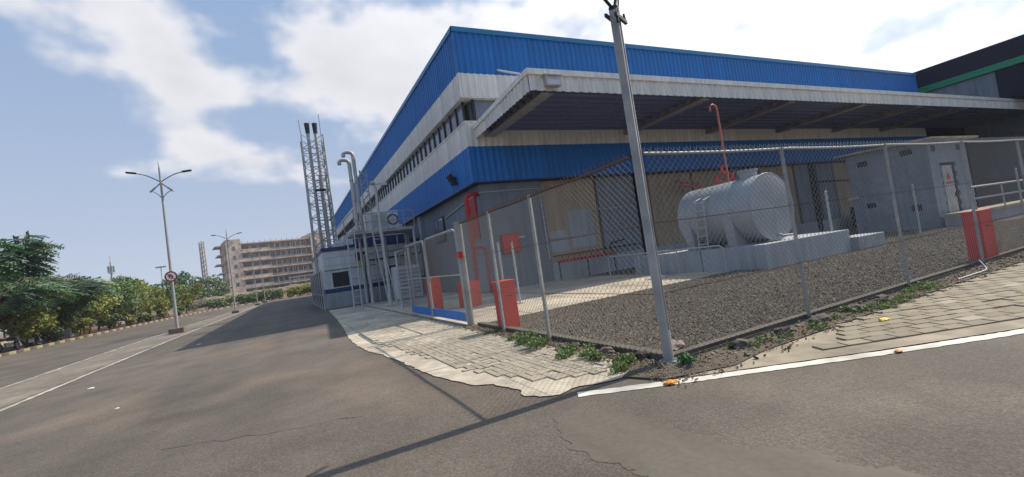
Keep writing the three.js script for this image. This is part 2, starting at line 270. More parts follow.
// ---- dusty soil strip under the fence, gravel yard, concrete apron
struct('soil_strip', [slab([[3.6, -4.5], [3.3, -4.3], [3.5, -3.85], [4.3, -3.6], [5.0, -3.72], [10, -3.78], [18, -3.8], [18, -4.4], [4.3, -4.4], [4.3, -11], [3.78, -11], [3.76, -4.9]].reverse(), 0.0, 0.022)], M([0.12, 0.092, 0.066], 1, { map: tWeather, bumpMap: tFineB, bumpScale: 0.02 }));
struct('yard', sheet([[4.2, -4.3], [40, -4.3], [40, -16], [4.2, -16]].reverse(), 0.028), mat.gravelBed);
struct('yard_kerb', [b2(4.02, 4.16, 0, 0.10, -10.6, -4.42), b2(4.02, 18, 0, 0.08, -4.44, -4.32)], M([0.15, 0.125, 0.10], 0.95, { map: tWeather, bumpMap: tFineB, bumpScale: 0.01 }));
{
  const ap = struct('apron', slab([[3.9, -10.65], [13.6, -10.65], [13.6, -20.4], [8.4, -20.4], [8.4, -29.5], [3.9, -29.5]].reverse(), 0.0, 0.045), mat.concrete);
  // broom-finished bays
  for (let i = 0; i < 4; i++) part(ap, 'slab_joint', bx(0.03, 0.006, 4.6, 5.6 + i * 2.3, 0.046, -13), mat.soil);
}
{
  const N = 150000, g = new THREE.IcosahedronGeometry(1, 0); const p = g.attributes.position; for (let i = 0; i < p.count; i++) { const s = 0.8 + 0.4 * Math.abs(Math.sin(p.getX(i) * 7 + p.getY(i) * 13 + p.getZ(i) * 5)); p.setXYZ(i, p.getX(i) * s, p.getY(i) * s * 0.6, p.getZ(i) * s); } g.computeVertexNormals();
  const im = new THREE.InstancedMesh(g, M('#ffffff', 0.95), N), o = new THREE.Object3D(), c = new THREE.Color();
  for (let i = 0; i < N; i++) {
    let x, z; do { const t = Math.pow(R(), 1.6); x = 4.2 + t * 24; z = -4.42 - R() * (x > 19.9 ? 9 : 6.15); } while ((x > 13.4 && x < 19.9 && z < -9.1));
    const s = rr(0.009, 0.021) * (R() < 0.03 ? 1.6 : 1) * (1 + 0.03 * x); o.position.set(x, 0.03 + s * 0.25, z); o.rotation.set(R() * 6, R() * 6, R() * 6); o.scale.setScalar(s); o.updateMatrix(); im.setMatrixAt(i, o.matrix);
    const v = rr(0.045, 0.17) * (R() < 0.08 ? 1.7 : 1); c.setRGB(v * 1.14, v * 0.9, v * 0.64); im.setColorAt(i, c);
  }
  im.name = 'gravel'; im.castShadow = im.receiveShadow = true; im.userData = { kind: 'stuff', label: 'brown grey loose gravel covering the fenced yard', category: 'gravel' }; scene.add(im);
}

{
  const g = new THREE.IcosahedronGeometry(1, 0), N = 9000, im = new THREE.InstancedMesh(g, M('#ffffff', 0.95), N), o = new THREE.Object3D(), c = new THREE.Color();
  for (let i = 0; i < N; i++) { const left = R() < 0.4; const w = (R() + R() - 1); let x, z; if (left) { x = 3.86 + w * 0.3; z = -4.2 - R() * 6.6; } else { const t = R(); x = 3.4 + t * 13; z = -4.02 + w * (0.35 + 0.25 * (1 - t)); } const s = rr(0.004, 0.016) * (R() < 0.05 ? 2 : 1); o.position.set(x, 0.02 + s * 0.3, z); o.rotation.set(R() * 6, R() * 6, R() * 6); o.scale.set(s * rr(0.8, 1.8), s * 0.6, s); o.updateMatrix(); im.setMatrixAt(i, o.matrix); const v = rr(0.05, 0.28), d = R() < 0.25; c.setRGB(v * (d ? 1.3 : 1.1), v * 0.9, v * (d ? 0.5 : 0.72)); im.setColorAt(i, c); }
  im.name = 'loose_grit'; im.castShadow = im.receiveShadow = true; im.userData = { kind: 'stuff', label: 'grit and dry litter along the foot of the fence', category: 'grit' }; scene.add(im);
}
// ---------------------------------------------------------------- main building
function cladding(w, h, ribs = 3, dep = 0.035) { // one ribbed sheet, local x 0..w, y 0..h, ribs towards +z
  const pr = [[0, 0]]; const s = w / ribs;
  for (let i = 0; i < ribs; i++) { const c = (i + 0.5) * s; pr.push([c - 0.10, 0], [c - 0.045, dep], [c + 0.045, dep], [c + 0.10, 0]); }
  pr.push([w, 0]);
  const pos = [], uv = [];
  for (let i = 0; i + 1 < pr.length; i++) { const [x0, z0] = pr[i], [x1, z1] = pr[i + 1]; pos.push(x0, 0, z0, x1, 0, z1, x1, h, z1, x0, 0, z0, x1, h, z1, x0, h, z0); uv.push(x0, 0, x1, 0, x1, h, x0, 0, x1, h, x0, h); }
  const g = new THREE.BufferGeometry(); g.setAttribute('position', new THREE.Float32BufferAttribute(pos, 3)); g.setAttribute('uv', new THREE.Float32BufferAttribute(uv, 2)); g.computeVertexNormals(); return g;
}
const DEPTH = 65, WIDTH = 45.1;
const hall = thing('industrial_hall', 'large blue and white ribbed industrial hall with wide canopy behind the fence', 'building', [8.4, 0, -20]);
{
  const H = { b2a: 5.35, b2b: 7.07, sill: 8.26, w1a: 9.52, w1b: 10.67, top: 12.95 };
  // structural core: recessed behind sheets and windows
  part(hall, 'core_wall', [b2(0.06, WIDTH, H.b2a, H.sill - 0.02, -DEPTH, -0.06), b2(0.06, WIDTH, H.w1a, H.top - 0.05, -DEPTH, -0.06)], mat.grey);
  part(hall, 'window_wall', b2(0.55, WIDTH, H.sill - 0.02, H.w1a, -DEPTH, -0.55), mat.grey);
  const panelVar = (m) => [m, ...[0.9, 1.1].map(k => { const c = m.clone(); c.color.multiplyScalar(1 + (k - 1) * 0.6); return c; })];
  const blues = panelVar(mat.blue), whites = panelVar(mat.white);
  const rowG = {};
  const strip = (name, y0, y1, ms, len, left) => {
    const g = rowG[name] ??= cladding(0.996, y1 - y0, 3, 0.05);
    for (let i = 0; i < len; i++) { const p = part(hall, name, g, ms[(i * 7 + Math.floor(i / 3)) % 5 % 3]); if (left) { p.rotation.y = -Math.PI / 2; p.position.set(0, y0, -i - 1); } else p.position.set(i + 0.002, y0, 0); }
  };
  for (const left of [true, false]) {
    const n = left ? DEPTH : 45;
    strip('upper_blue_panel', H.w1b, H.top - 0.22, blues, n, left);
    strip('upper_white_panel', H.w1a, H.w1b, whites, n, left);
    strip('lower_white_panel', H.b2b, H.sill, whites, n, left);
    strip('lower_blue_panel', H.b2a, H.b2b, blues, n, left);
  }
  // corner flashings, roof trim, sills and soffits
  part(hall, 'corner_flashing', [b2(-0.05, 0.06, H.w1b, H.top - 0.2, -0.06, 0.05)], mat.blue);
  part(hall, 'corner_flashing', [b2(-0.05, 0.06, H.w1a, H.w1b - 0.003, -0.06, 0.05), b2(-0.05, 0.06, H.b2b, H.sill, -0.06, 0.05)], mat.white);
  part(hall, 'corner_flashing', b2(-0.05, 0.06, H.b2a, H.b2b - 0.003, -0.06, 0.05), mat.blue);
  part(hall, 'roof_trim', [b2(-0.10, WIDTH, H.top - 0.24, H.top, 0.0, 0.10), b2(-0.10, 0.0, H.top - 0.24, H.top + 0.001, -DEPTH, 0.098)], mat.trim);
  part(hall, 'roof_sheet', b2(0, WIDTH, H.top - 0.045, H.top - 0.01, -DEPTH, -0.003), mat.grey);
  part(hall, 'window_head', [b2(-0.03, 0.55, H.w1a - 0.05, H.w1a - 0.003, -DEPTH, 0.03), b2(0.553, WIDTH, H.w1a - 0.05, H.w1a - 0.003, -0.55, 0.03)], mat.whiteTrim);
  part(hall, 'window_sill', [b2(-0.07, 0.55, H.sill, H.sill + 0.05, -DEPTH, 0.07), b2(0.553, WIDTH, H.sill, H.sill + 0.05, -0.55, 0.07)], mat.whiteTrim);
  part(hall, 'drip_trim', [b2(-0.06, 0.3, H.b2a - 0.05, H.b2a, -DEPTH, 0.06), b2(0.303, WIDTH, H.b2a - 0.05, H.b2a, -0.3, 0.06)], mat.genBlue);
  // ribbon window: a pane, blind and mullion for each metre
  const pg = b2(-0.02, 0, 0, H.w1a - H.sill - 0.11, 0.06, 0.94), mg = b2(-0.09, 0.02, 0, H.w1a - H.sill - 0.105, -0.06, 0.06), blg = [0.35, 0.55, 0.75].map(h => b2(0.03, 0.045, 0, h, 0.07, 0.93));
  for (let i = 0; i < 64; i++) {
    const w = part(hall, 'window_pane', pg, mat.glass); w.position.set(0.28, H.sill + 0.053, -1.62 - i); w.rotation.z = 0;
    const m = part(hall, 'mullion', mg, mat.black); m.position.set(0.28, H.sill + 0.052, -0.62 - i);
  }
  const pf = b2(0.06, 1.44, 0, H.w1a - H.sill - 0.11, -0.02, 0), mf = b2(-0.06, 0.06, 0, H.w1a - H.sill - 0.105, -0.02, 0.09);
  for (let i = 0; i < 29; i++) { const w = part(hall, 'window_pane', pf, mat.glass); w.position.set(0.68 + i * 1.5, H.sill + 0.053, -0.28); const m = part(hall, 'mullion', mf, mat.black); m.position.set(0.62 + i * 1.5, H.sill + 0.052, -0.28); }
  // ground storey, set back
  part(hall, 'ground_wall', [b2(0.4, 3.88, 0, 5.3, -DEPTH, -0.4), b2(3.883, WIDTH, 0, 5.3, -1.2, -0.75)], mat.grey);
  const bay = (x0, x1, m, z = -0.5) => part(hall, 'wall_bay', b2(x0, x1, 0.95, 5.28, z - 0.2, z), m);
  part(hall, 'plinth', b2(3.9, WIDTH, 0.0, 0.94, -0.74, -0.42), mat.block);
  bay(3.95, 7.3, mat.beige); bay(7.45, 10.0, mat.grey, -0.42); bay(11.3, 14.8, mat.beige); bay(15, 18.5, mat.beige); bay(18.7, 21.4, mat.grey, -0.42); bay(21.6, 25.2, mat.beige); bay(25.4, 26.9, mat.grey, -0.42); bay(28.2, 30.2, mat.grey); bay(30.3, 33, mat.beige); bay(33.2, 44, mat.grey, -0.42);
  // panel frame on the beige bay, dark downpipe ladders, conduits
  part(hall, 'wall_vent', [b2(5.3, 6.9, 1.55, 3.6, -0.5, -0.46)], mat.block);
  part(hall, 'wall_vent', [b2(4.05, 5.1, 1.5, 2.6, -0.5, -0.47)], mat.block);
  for (const x of [10.35, 27.3]) {
    part(hall, 'cable_tray', [b2(x - 0.22, x - 0.16, 0.2, 5.25, -0.45, -0.3), b2(x + 0.16, x + 0.22, 0.2, 5.25, -0.45, -0.3), ...Array.from({ length: 14 }, (_, i) => bar(V(x - 0.16, 0.4 + i * 0.34, -0.36), V(x + 0.16, 0.55 + i * 0.34, -0.36), 0.06))], mat.dark);
  }
  part(hall, 'conduit', pipe([V(0.36, 4.4, -6), V(0.36, 4.75, -2.5), V(0.34, 4.9, -0.36), V(3.7, 4.9, -0.34), V(3.74, 1.2, -0.34)], 0.04, 8, 0.1), mat.whitePaint);
  part(hall, 'conduit', pipe([V(28, 3.9, -0.34), V(33.1, 3.75, -0.34), V(33.1, 1.8, -0.34)], 0.05, 6, 0.1), mat.dark);
  part(hall, 'conduit', pipe([V(3.95, 2.2, -0.4), V(6.6, 2.2, -0.4), V(6.6, 3.5, -0.4), V(9.6, 3.5, -0.4)], 0.03, 6, 0.1), mat.galvDull);
  part(hall, 'conduit', pipe([V(9.8, 1.3, -0.38), V(3.95, 1.3, -0.38)], 0.035, 6, 0.1), mat.dark);
  part(hall, 'downpipe', rod(V(30.25, 0.9, -0.35), V(30.25, 5.2, -0.35), 0.05), mat.galvDull);
  // left wall: window, red panel door
  const w = part(hall, 'side_window', b2(0.33, 0.4, 3.1, 4.6, -8.3, -6.3), mat.black); part(w, 'pane', [b2(0.31, 0.328, 3.2, 4.5, -8.2, -7.35), b2(0.31, 0.328, 3.2, 4.5, -7.25, -6.4)], mat.glass);
  part(hall, 'side_door', b2(0.32, 0.4, 2.7, 4.9, -2.2, -1.0), mat.redDark);
  for (let i = 0; i < 9; i++) part(hall, 'pilaster', b2(0.18, 0.398, 0, 5.28, -11.4 - i * 6, -10.9 - i * 6), mat.block);

  // canopy
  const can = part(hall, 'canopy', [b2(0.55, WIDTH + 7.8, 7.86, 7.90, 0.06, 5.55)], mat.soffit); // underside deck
  const x0 = 0.42, zF = 5.6;
  // fascia: front row and left side, sheet by sheet
  const fg = cladding(0.416, 0.62, 1, 0.055);
  for (let i = 0; i < 125; i++) { const p = part(can, 'fascia_panel', fg, whites[(i * 5) % 3]); p.position.set(x0 + i * 0.42, 7.6, zF); }
  for (let i = 0; i < 9; i++) { const h = 0.44 + 0.2 * (i / 9), p = part(can, 'fascia_panel', cladding(0.608, h, 2, 0.05), whites[(i * 5) % 3]); p.rotation.y = -Math.PI / 2; p.position.set(x0, 7.45 + 0.15 * (i / 9), 0.06 + i * 0.61); }
  part(can, 'fascia_cap', [b2(x0 - 0.08, WIDTH + 8, 8.2, 8.42, zF - 0.3, zF + 0.10)], mat.whiteTrim);
  part(can, 'fascia_cap', bar(V(x0 - 0.02, 7.97, 0.02), V(x0 - 0.02, 8.31, zF - 0.3), 0.13, 0.2), mat.whiteTrim);
  part(can, 'roof_deck', (() => { const g = b2(x0 + 0.1, WIDTH - 0.02, -0.03, 0.03, 0.05, zF - 0.32); g.rotateX(-0.055); g.translate(0, 8.0, 0); return g; })(), mat.galvDull);
  for (const bxm of [1.2, 9.8, 16.4, 23.4, 30.2, 37.1]) part(can, 'beam', [b2(bxm - 0.06, bxm + 0.06, 7.56, 7.855, 0.02, 5.5), b2(bxm - 0.26, bxm + 0.26, 7.52, 7.557, 0.02, 5.5)], mat.steel);
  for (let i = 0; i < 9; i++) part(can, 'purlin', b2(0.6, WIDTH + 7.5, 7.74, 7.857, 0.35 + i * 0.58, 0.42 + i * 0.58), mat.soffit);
  part(can, 'floodlight', [b2(1.0, 1.65, 7.72, 8.1, 5.68, 5.86), b2(0.92, 1.73, 8.1, 8.15, 5.64, 5.9)], mat.galv);
  part(can, 'floodlight_glass', b2(1.06, 1.6, 7.76, 7.95, 5.862, 5.872), mat.blind);
  part(hall, 'stay_rod', rod(V(2.1, 10.9, 0.05), V(4.2, 8.4, 4.4), 0.05), mat.whiteTrim);
  // wall lamp on the left face
  part(hall, 'wall_lamp', [(() => { const g = rb(0.22, 0.6, 0.42, 0.04); g.rotateZ(0.5); g.translate(-0.28, 5.95, -2.2); return g; })(), b2(-0.2, 0.0, 5.9, 6.1, -2.25, -2.15)], mat.black);
}
// ---- wing closing the yard on the right
{
  const w = thing('office_wing', 'dark navy wing with green stripe at the right end of the canopy', 'building', [53.5, 0, -20]);
  part(w, 'core_wall', [b2(0.1, 24, 8.5, 12.9, -30, 26), b2(8, 24, 0, 8.497, -30, 26)], mat.navy);
  part(w, 'parapet', b2(-0.1, 24.05, 11.55, 13.1, -30, 26.2), mat.navy);
  for (let i = 0; i < 3; i++) part(w, 'green_stripe', b2(-0.16 - 0.05 * (2 - i), 0.1, 11.0 + i * 0.18, 11.16 + i * 0.18, -0.2, 26), mat.green);
  for (let i = 0; i < 4; i++) for (let j = 0; j < 6; j++) part(w, 'grey_panel', j < 4 ? b2(7.9, 7.99, j * 2.1 + 0.01, j * 2.1 + 2.09, i * 1.55 + 0.01, i * 1.55 + 1.54) : b2(0.03, 0.09, 8.55 + (j - 4) * 1.2, 9.74 + (j - 4) * 1.2, i * 1.25 + 0.01, i * 1.25 + 1.24), mat.grey);
  for (let i = 0; i < 12; i++) for (let j = 0; j < 3; j++) part(w, 'glass_panel', b2(j < 2 ? 7.9 : 0.04, j < 2 ? 7.99 : 0.09, j < 2 ? 0.3 + j * 4.1 : 8.6, j < 2 ? 4.3 + j * 4.1 : 10.9, 5.1 + i * 1.7, 6.75 + i * 1.7), mat.navy);
}

// ---------------------------------------------------------------- chain-link fences, pole, gate
function chain(L, y0, y1, pitch = 0.1, r = 0.003) { // woven mesh in local x 0..L, two families of wires
  const out = [], h = y1 - y0;
  for (const s of [1, -1]) for (let k = -Math.ceil(h / pitch); k < Math.ceil((L + h) / pitch); k++) {
    const c = k * pitch; // x = c + s*(y-y0) for s=1 ; x = c + h... mirrored for s=-1
    let xa = s > 0 ? c : c + 0, ya = 0, xb, yb = h; xb = s > 0 ? c + h : c - h; 
    let a = [s > 0 ? c : c, 0], b = [xb, h];
    const clip = (p, q) => { if (p[0] < 0) { const t = (0 - p[0]) / (q[0] - p[0]); return [0, p[1] + t * (q[1] - p[1])]; } if (p[0] > L) { const t = (L - p[0]) / (q[0] - p[0]); return [L, p[1] + t * (q[1] - p[1])]; } return p; };
    if ((a[0] <= 0 && b[0] <= 0) || (a[0] >= L && b[0] >= L)) continue;
    const a2 = clip(a, b), b2_ = clip(b, a); if (Math.hypot(a2[0] - b2_[0], a2[1] - b2_[1]) < 0.02) continue;
    const zo = s * 0.0025; out.push(rod(V(a2[0], y0 + a2[1], zo), V(b2_[0], y0 + b2_[1], zo), r, 4));
  }
  return out;
}
function barbs(L, y) { const out = []; for (let x = 0.03; x < L; x += 0.1) { const a = (R() - 0.5) * 0.03; out.push(rod(V(x, y - 0.02, 0), V(x + 0.015 + a, y + 0.075, 0.016), 0.0055, 4), rod(V(x + 0.02, y - 0.02, 0), V(x - 0.01 + a, y + 0.07, -0.016), 0.0055, 4)); } return out; }
function anglePost(h) { return [b2(-0.025, 0.025, 0, h, -0.025, -0.018), b2(-0.025, -0.018, 0, h, -0.0175, 0.025)]; }
function run(name, label, pos, turn, stops, y1, railMat) {
  const f = thing(name, label, 'fence', pos); f.rotation.y = turn;
  stops.forEach((x, i) => { if (i) { const m = part(f, 'chain_mesh', chain(x - stops[i - 1] - 0.06, 0.09, y1), mat.wire); m.position.x = stops[i - 1] + 0.03; m.userData.kind = 'stuff'; }
    if (i) { const p = part(f, 'post', anglePost(y1 + 0.02), mat.galvDull); p.position.x = x; p.rotation.set((R() - 0.5) * 0.01, 0.4, (R() - 0.5) * 0.02); part(p, 'footing', new THREE.CylinderGeometry(0.09, 0.13, 0.06, 9).translate(0, 0.02, 0), mat.gravelBed); } });
  const L = stops[stops.length - 1];
  const sag = [], n = (stops.length - 1) * 8; for (let i = 0; i <= n; i++) sag.push(V(L * i / n, y1 - 0.015 * Math.sin(Math.PI * ((i % 8) / 8)), 0));
  part(f, 'top_rail', new THREE.TubeGeometry(new THREE.CatmullRomCurve3(sag), n * 2, 0.02, 6), railMat);
  for (const y of [0.85, 1.72]) part(f, 'line_wire', rod(V(0, y, 0.006), V(L, y, 0.006), 0.005, 5), mat.rust);
  const bb = part(f, 'barb_ends', barbs(L, y1), railMat); bb.userData.kind = 'stuff';
  return f;
}
run('chain_link_fence', 'chain-link fence with rusty top rail running from tall pole to the gate', [3.98, 0, -4.36], Math.PI / 2, [0, 2.71, 4.59, 6.42], 2.58, mat.rust);
run('chain_link_fence', 'chain-link fence with spiky top running right from the tall pole', [4.12, 0, -4.3], 0, [0, 2.75, 5.72, 8.78, 11.8, 14.8], 2.6, mat.galvDull);
{ // corner pole: galvanised double channel
  const p = thing('corner_pole', 'tall galvanised steel pole at the fence corner with cables clamped on top', 'pole', [4.05, 0, -4.33]);
  p.rotation.y = 0.55; p.scale.set(0.78, 1, 0.78);
  part(p, 'web', b2(-0.012, 0.012, 0, 4.45, -0.052, 0.052), mat.galv);
  part(p, 'flange', b2(-0.075, 0.075, 0, 4.45, 0.053, 0.063), mat.galv); part(p, 'flange', b2(-0.075, 0.075, 0, 4.45, -0.063, -0.053), mat.galv);
  part(p, 'channel', b2(0.063, 0.075, 0, 4.44, -0.0525, 0.0525), mat.galvDull);
  part(p, 'channel', b2(-0.075, -0.063, 0, 4.44, -0.0525, 0.0525), mat.galvDull);
  part(p, 'edge_strip', b2(-0.012, 0.012, 0.4, 4.4, 0.0635, 0.078), mat.galvDull);
  const c = part(p, 'cross_arm', [bar(V(-0.27, 4.3, 0.09), V(0.27, 4.34, 0.09), 0.045), bar(V(-0.2, 4.36, -0.09), V(0.3, 4.4, -0.09), 0.04), rb(0.13, 0.16, 0.15, 0.03, 0, 4.43, 0)], mat.dark);
  part(c, 'insulator', [new THREE.CylinderGeometry(0.018, 0.026, 0.07, 8).translate(-0.2, 4.25, 0.09), new THREE.CylinderGeometry(0.018, 0.026, 0.07, 8).translate(0.2, 4.4, 0.09)], mat.dark);
  part(p, 'base_plate', b2(-0.13, 0.13, 0.022, 0.04, -0.13, 0.13), mat.galvDull);
}
{ // cables from the pole top
  const c = (name, pts, r, label) => { const m = part(scene, name, new THREE.TubeGeometry(new THREE.CatmullRomCurve3(pts), 60, r, 6), mat.black); m.name = numbered(name); tag(m, label, 'cable'); };
  c('overhead_cable', [V(4.05, 4.46, -4.33), V(3.9, 4.56, -4.3), V(3.6, 4.76, -4.25), V(2.5, 5.6, -4.0), V(0, 7.6, -3)], 0.022, 'thick black cable leaving the pole top towards the upper left');
  c('overhead_cable', [V(4.07, 4.46, -4.34), V(4.13, 4.62, -4.36), V(4.3, 4.95, -4.4), V(5, 6.4, -4.6), V(7, 9.5, -5)], 0.022, 'thick black cable rising steeply from the pole top');
  c('overhead_cable', [V(4.13, 4.42, -4.36), V(4.18, 4.6, -4.37), V(4.25, 5.0, -4.38), V(4.6, 6.6, -4.4), V(5.5, 9.6, -4.5)], 0.01, 'thin pale wire at the right of the pole top');
}
{ // double gate
  const leaf = (z0, z1, label) => {
    const g = thing('gate_leaf', label, 'gate', [3.95, 0, z0], 'double gate leaves'), L = z0 - z1;
    const fr = [V(0, 0.12, 0), V(0, 2.48, 0), V(0, 2.48, -L), V(0, 0.12, -L)];
    part(g, 'frame', [pipe(fr, 0.035, 8, 0.14), rod(V(0, 1.3, -0.02), V(0, 1.3, -L + 0.02), 0.018)], mat.galvDull);
    part(g, 'kick_plate', b2(-0.012, 0.012, 0.1, 0.34, -L + 0.02, -0.02), mat.kick);
    const m = chain(L - 0.06, 0.35, 2.46, 0.09, 0.0022), mm = part(g, 'chain_mesh', m, mat.mesh); mm.rotation.y = Math.PI / 2; mm.position.z = -0.03; mm.userData.kind = 'stuff';
    return g;
  };
  const a = leaf(-11.08, -14.1, 'open-mesh gate leaf with blue kick plate next to the red-tagged gate post');
  part(a, 'bolt', [bx(0.05, 0.06, 0.4, -0.03, 1.28, -2.85)], mat.galvDull);
  leaf(-14.2, -16.75, 'open-mesh gate leaf with blue kick plate farther along, next to generator yard');
  const p = thing('gate_post', 'stout grey steel gate post with small red tag', 'post', [3.95, 0, -10.92]);
  part(p, 'post_tube', rb(0.11, 2.62, 0.11, 0.012, 0, 1.31, 0), mat.galvDull); part(p, 'post_cap', bx(0.13, 0.02, 0.13, 0, 2.631, 0), mat.galvDull);
  part(p, 'red_tag', bx(0.14, 0.17, 0.12, 0, 1.8, 0.01), mat.red);
}
// ---------------------------------------------------------------- red boxes
{
  const rbx = (x, z, label, w = 0.46, h = 1.02, turn = 0, d = w, y = 0.03, m = mat.red) => { const b = thing('red_box', label, 'box', [x, y, z], 'red steel boxes'); b.rotation.y = turn; part(b, 'body', rb(w, h, d, 0.012, 0, h / 2 + 0.02, 0), m); part(b, 'lid', rb(w + 0.03, 0.035, d + 0.03, 0.008, 0, h + 0.035, 0), m); const hb = part(b, 'handle', [bx(w * 0.34, 0.02, 0.03, 0, h * 0.72, d / 2 + 0.012)], mat.dark); part(b, 'hinge_strip', [b2(-w / 2 - 0.012, -w / 2 - 0.002, 0.1, h - 0.06, d / 2 - 0.06, d / 2 - 0.02)], m); part(b, 'plinth', bx(w - 0.06, 0.02, d - 0.06, 0, 0.01, 0), mat.dark); return b; };
  rbx(4.22, -9.2, 'upright red box behind the fence next to the weeds and gate post', 0.36, 1.0, 0.1);
  rbx(13.6, -4.5, 'upright red box behind the fence at the far right by handrail', 0.6, 1.06, 0, 0.3, 0.0);
  rbx(4.7, -16.3, 'red box seen through the far gate leaf', 0.4, 1.2, 0.2);
  rbx(5.7, -15.4, 'low wide red box seen through the near gate leaf', 0.6, 0.85, 0.1);
  const c = thing('fire_cabinet', 'red wall cabinet with white strip on the grey corner wall', 'cabinet', [10.0, 1.75, -20.4]);
  part(c, 'body', rb(0.95, 0.95, 0.24, 0.02, 0, 0.5, 0.13), mat.redDark); part(c, 'door', rb(0.85, 0.85, 0.02, 0.005, 0, 0.5, 0.262), mat.red); part(c, 'white_strip', bx(0.35, 0.09, 0.02, 0.66, 0.75, 0.14), mat.whitePaint);
}
// red pipework by the building corner
{
  const p = thing('red_standpipe', 'thick red standpipe bending over at the hall corner', 'pipe', [8.0, 0.04, -20.3]);
  part(p, 'riser', pipe([V(0, 0, 0), V(0, 4.75, 0), V(0.45, 4.8, 0), V(0.8, 4.85, -0.4)], 0.1, 12, 0.3), mat.redDark);
  for (const y of [1.2, 2.6, 4.0]) part(p, 'flange', new THREE.CylinderGeometry(0.15, 0.15, 0.08, 14).translate(0, y, 0), mat.redDark);
  part(p, 'branch', pipe([V(0, 2.2, 0), V(0.5, 2.2, 0.3), V(0.5, 0, 0.3)], 0.07, 10, 0.2), mat.redDark);
  part(p, 'hand_wheel', new THREE.TorusGeometry(0.2, 0.03, 6, 16).translate(0, 2.0, 0.3), mat.red);
  const v = thing('valve_manifold', 'row of red valves on a low pipe along the wall', 'pipe', [12.2, 0.05, -19.7]);
  part(v, 'header', rod(V(0, 0.95, 0), V(3.6, 0.95, 0), 0.06), mat.redDark);
  for (let i = 0; i < 8; i++) part(v, 'valve', [new THREE.CylinderGeometry(0.1, 0.1, 0.16, 8).translate(0.3 + i * 0.36, 0.95, 0), new THREE.CylinderGeometry(0.03, 0.03, 0.3, 6).translate(0.3 + i * 0.36, 1.1, 0)], i % 3 === 1 ? mat.red : mat.redDark);
  for (const x of [0.05, 1.8, 3.55]) part(v, 'support', rod(V(x, 0, 0), V(x, 0.95, 0), 0.035), mat.dark);
  part(v, 'upper_pipe', pipe([V(3.4, 0.95, 0), V(3.4, 1.5, 0), V(4.4, 1.6, 0)], 0.05, 8, 0.15), mat.dark);
  const q = thing('orange_pipe', 'orange red pipe leading along the wall behind the tank', 'pipe', [20.9, 0.05, -19.6]);
  part(q, 'run', pipe([V(0, 4.55, 0), V(1.9, 4.35, 0), V(2.0, 3.2, 0), V(2.0, 0, 0)], 0.08, 8, 0.15), mat.orange); part(q, 'second_run', pipe([V(0.3, 4.25, 0.1), V(1.9, 4.15, 0.1)], 0.06, 8), mat.orange);
  part(q, 'valve', new THREE.TorusGeometry(0.2, 0.04, 6, 14).translate(2.0, 3.0, 0.15), mat.redDark);
}
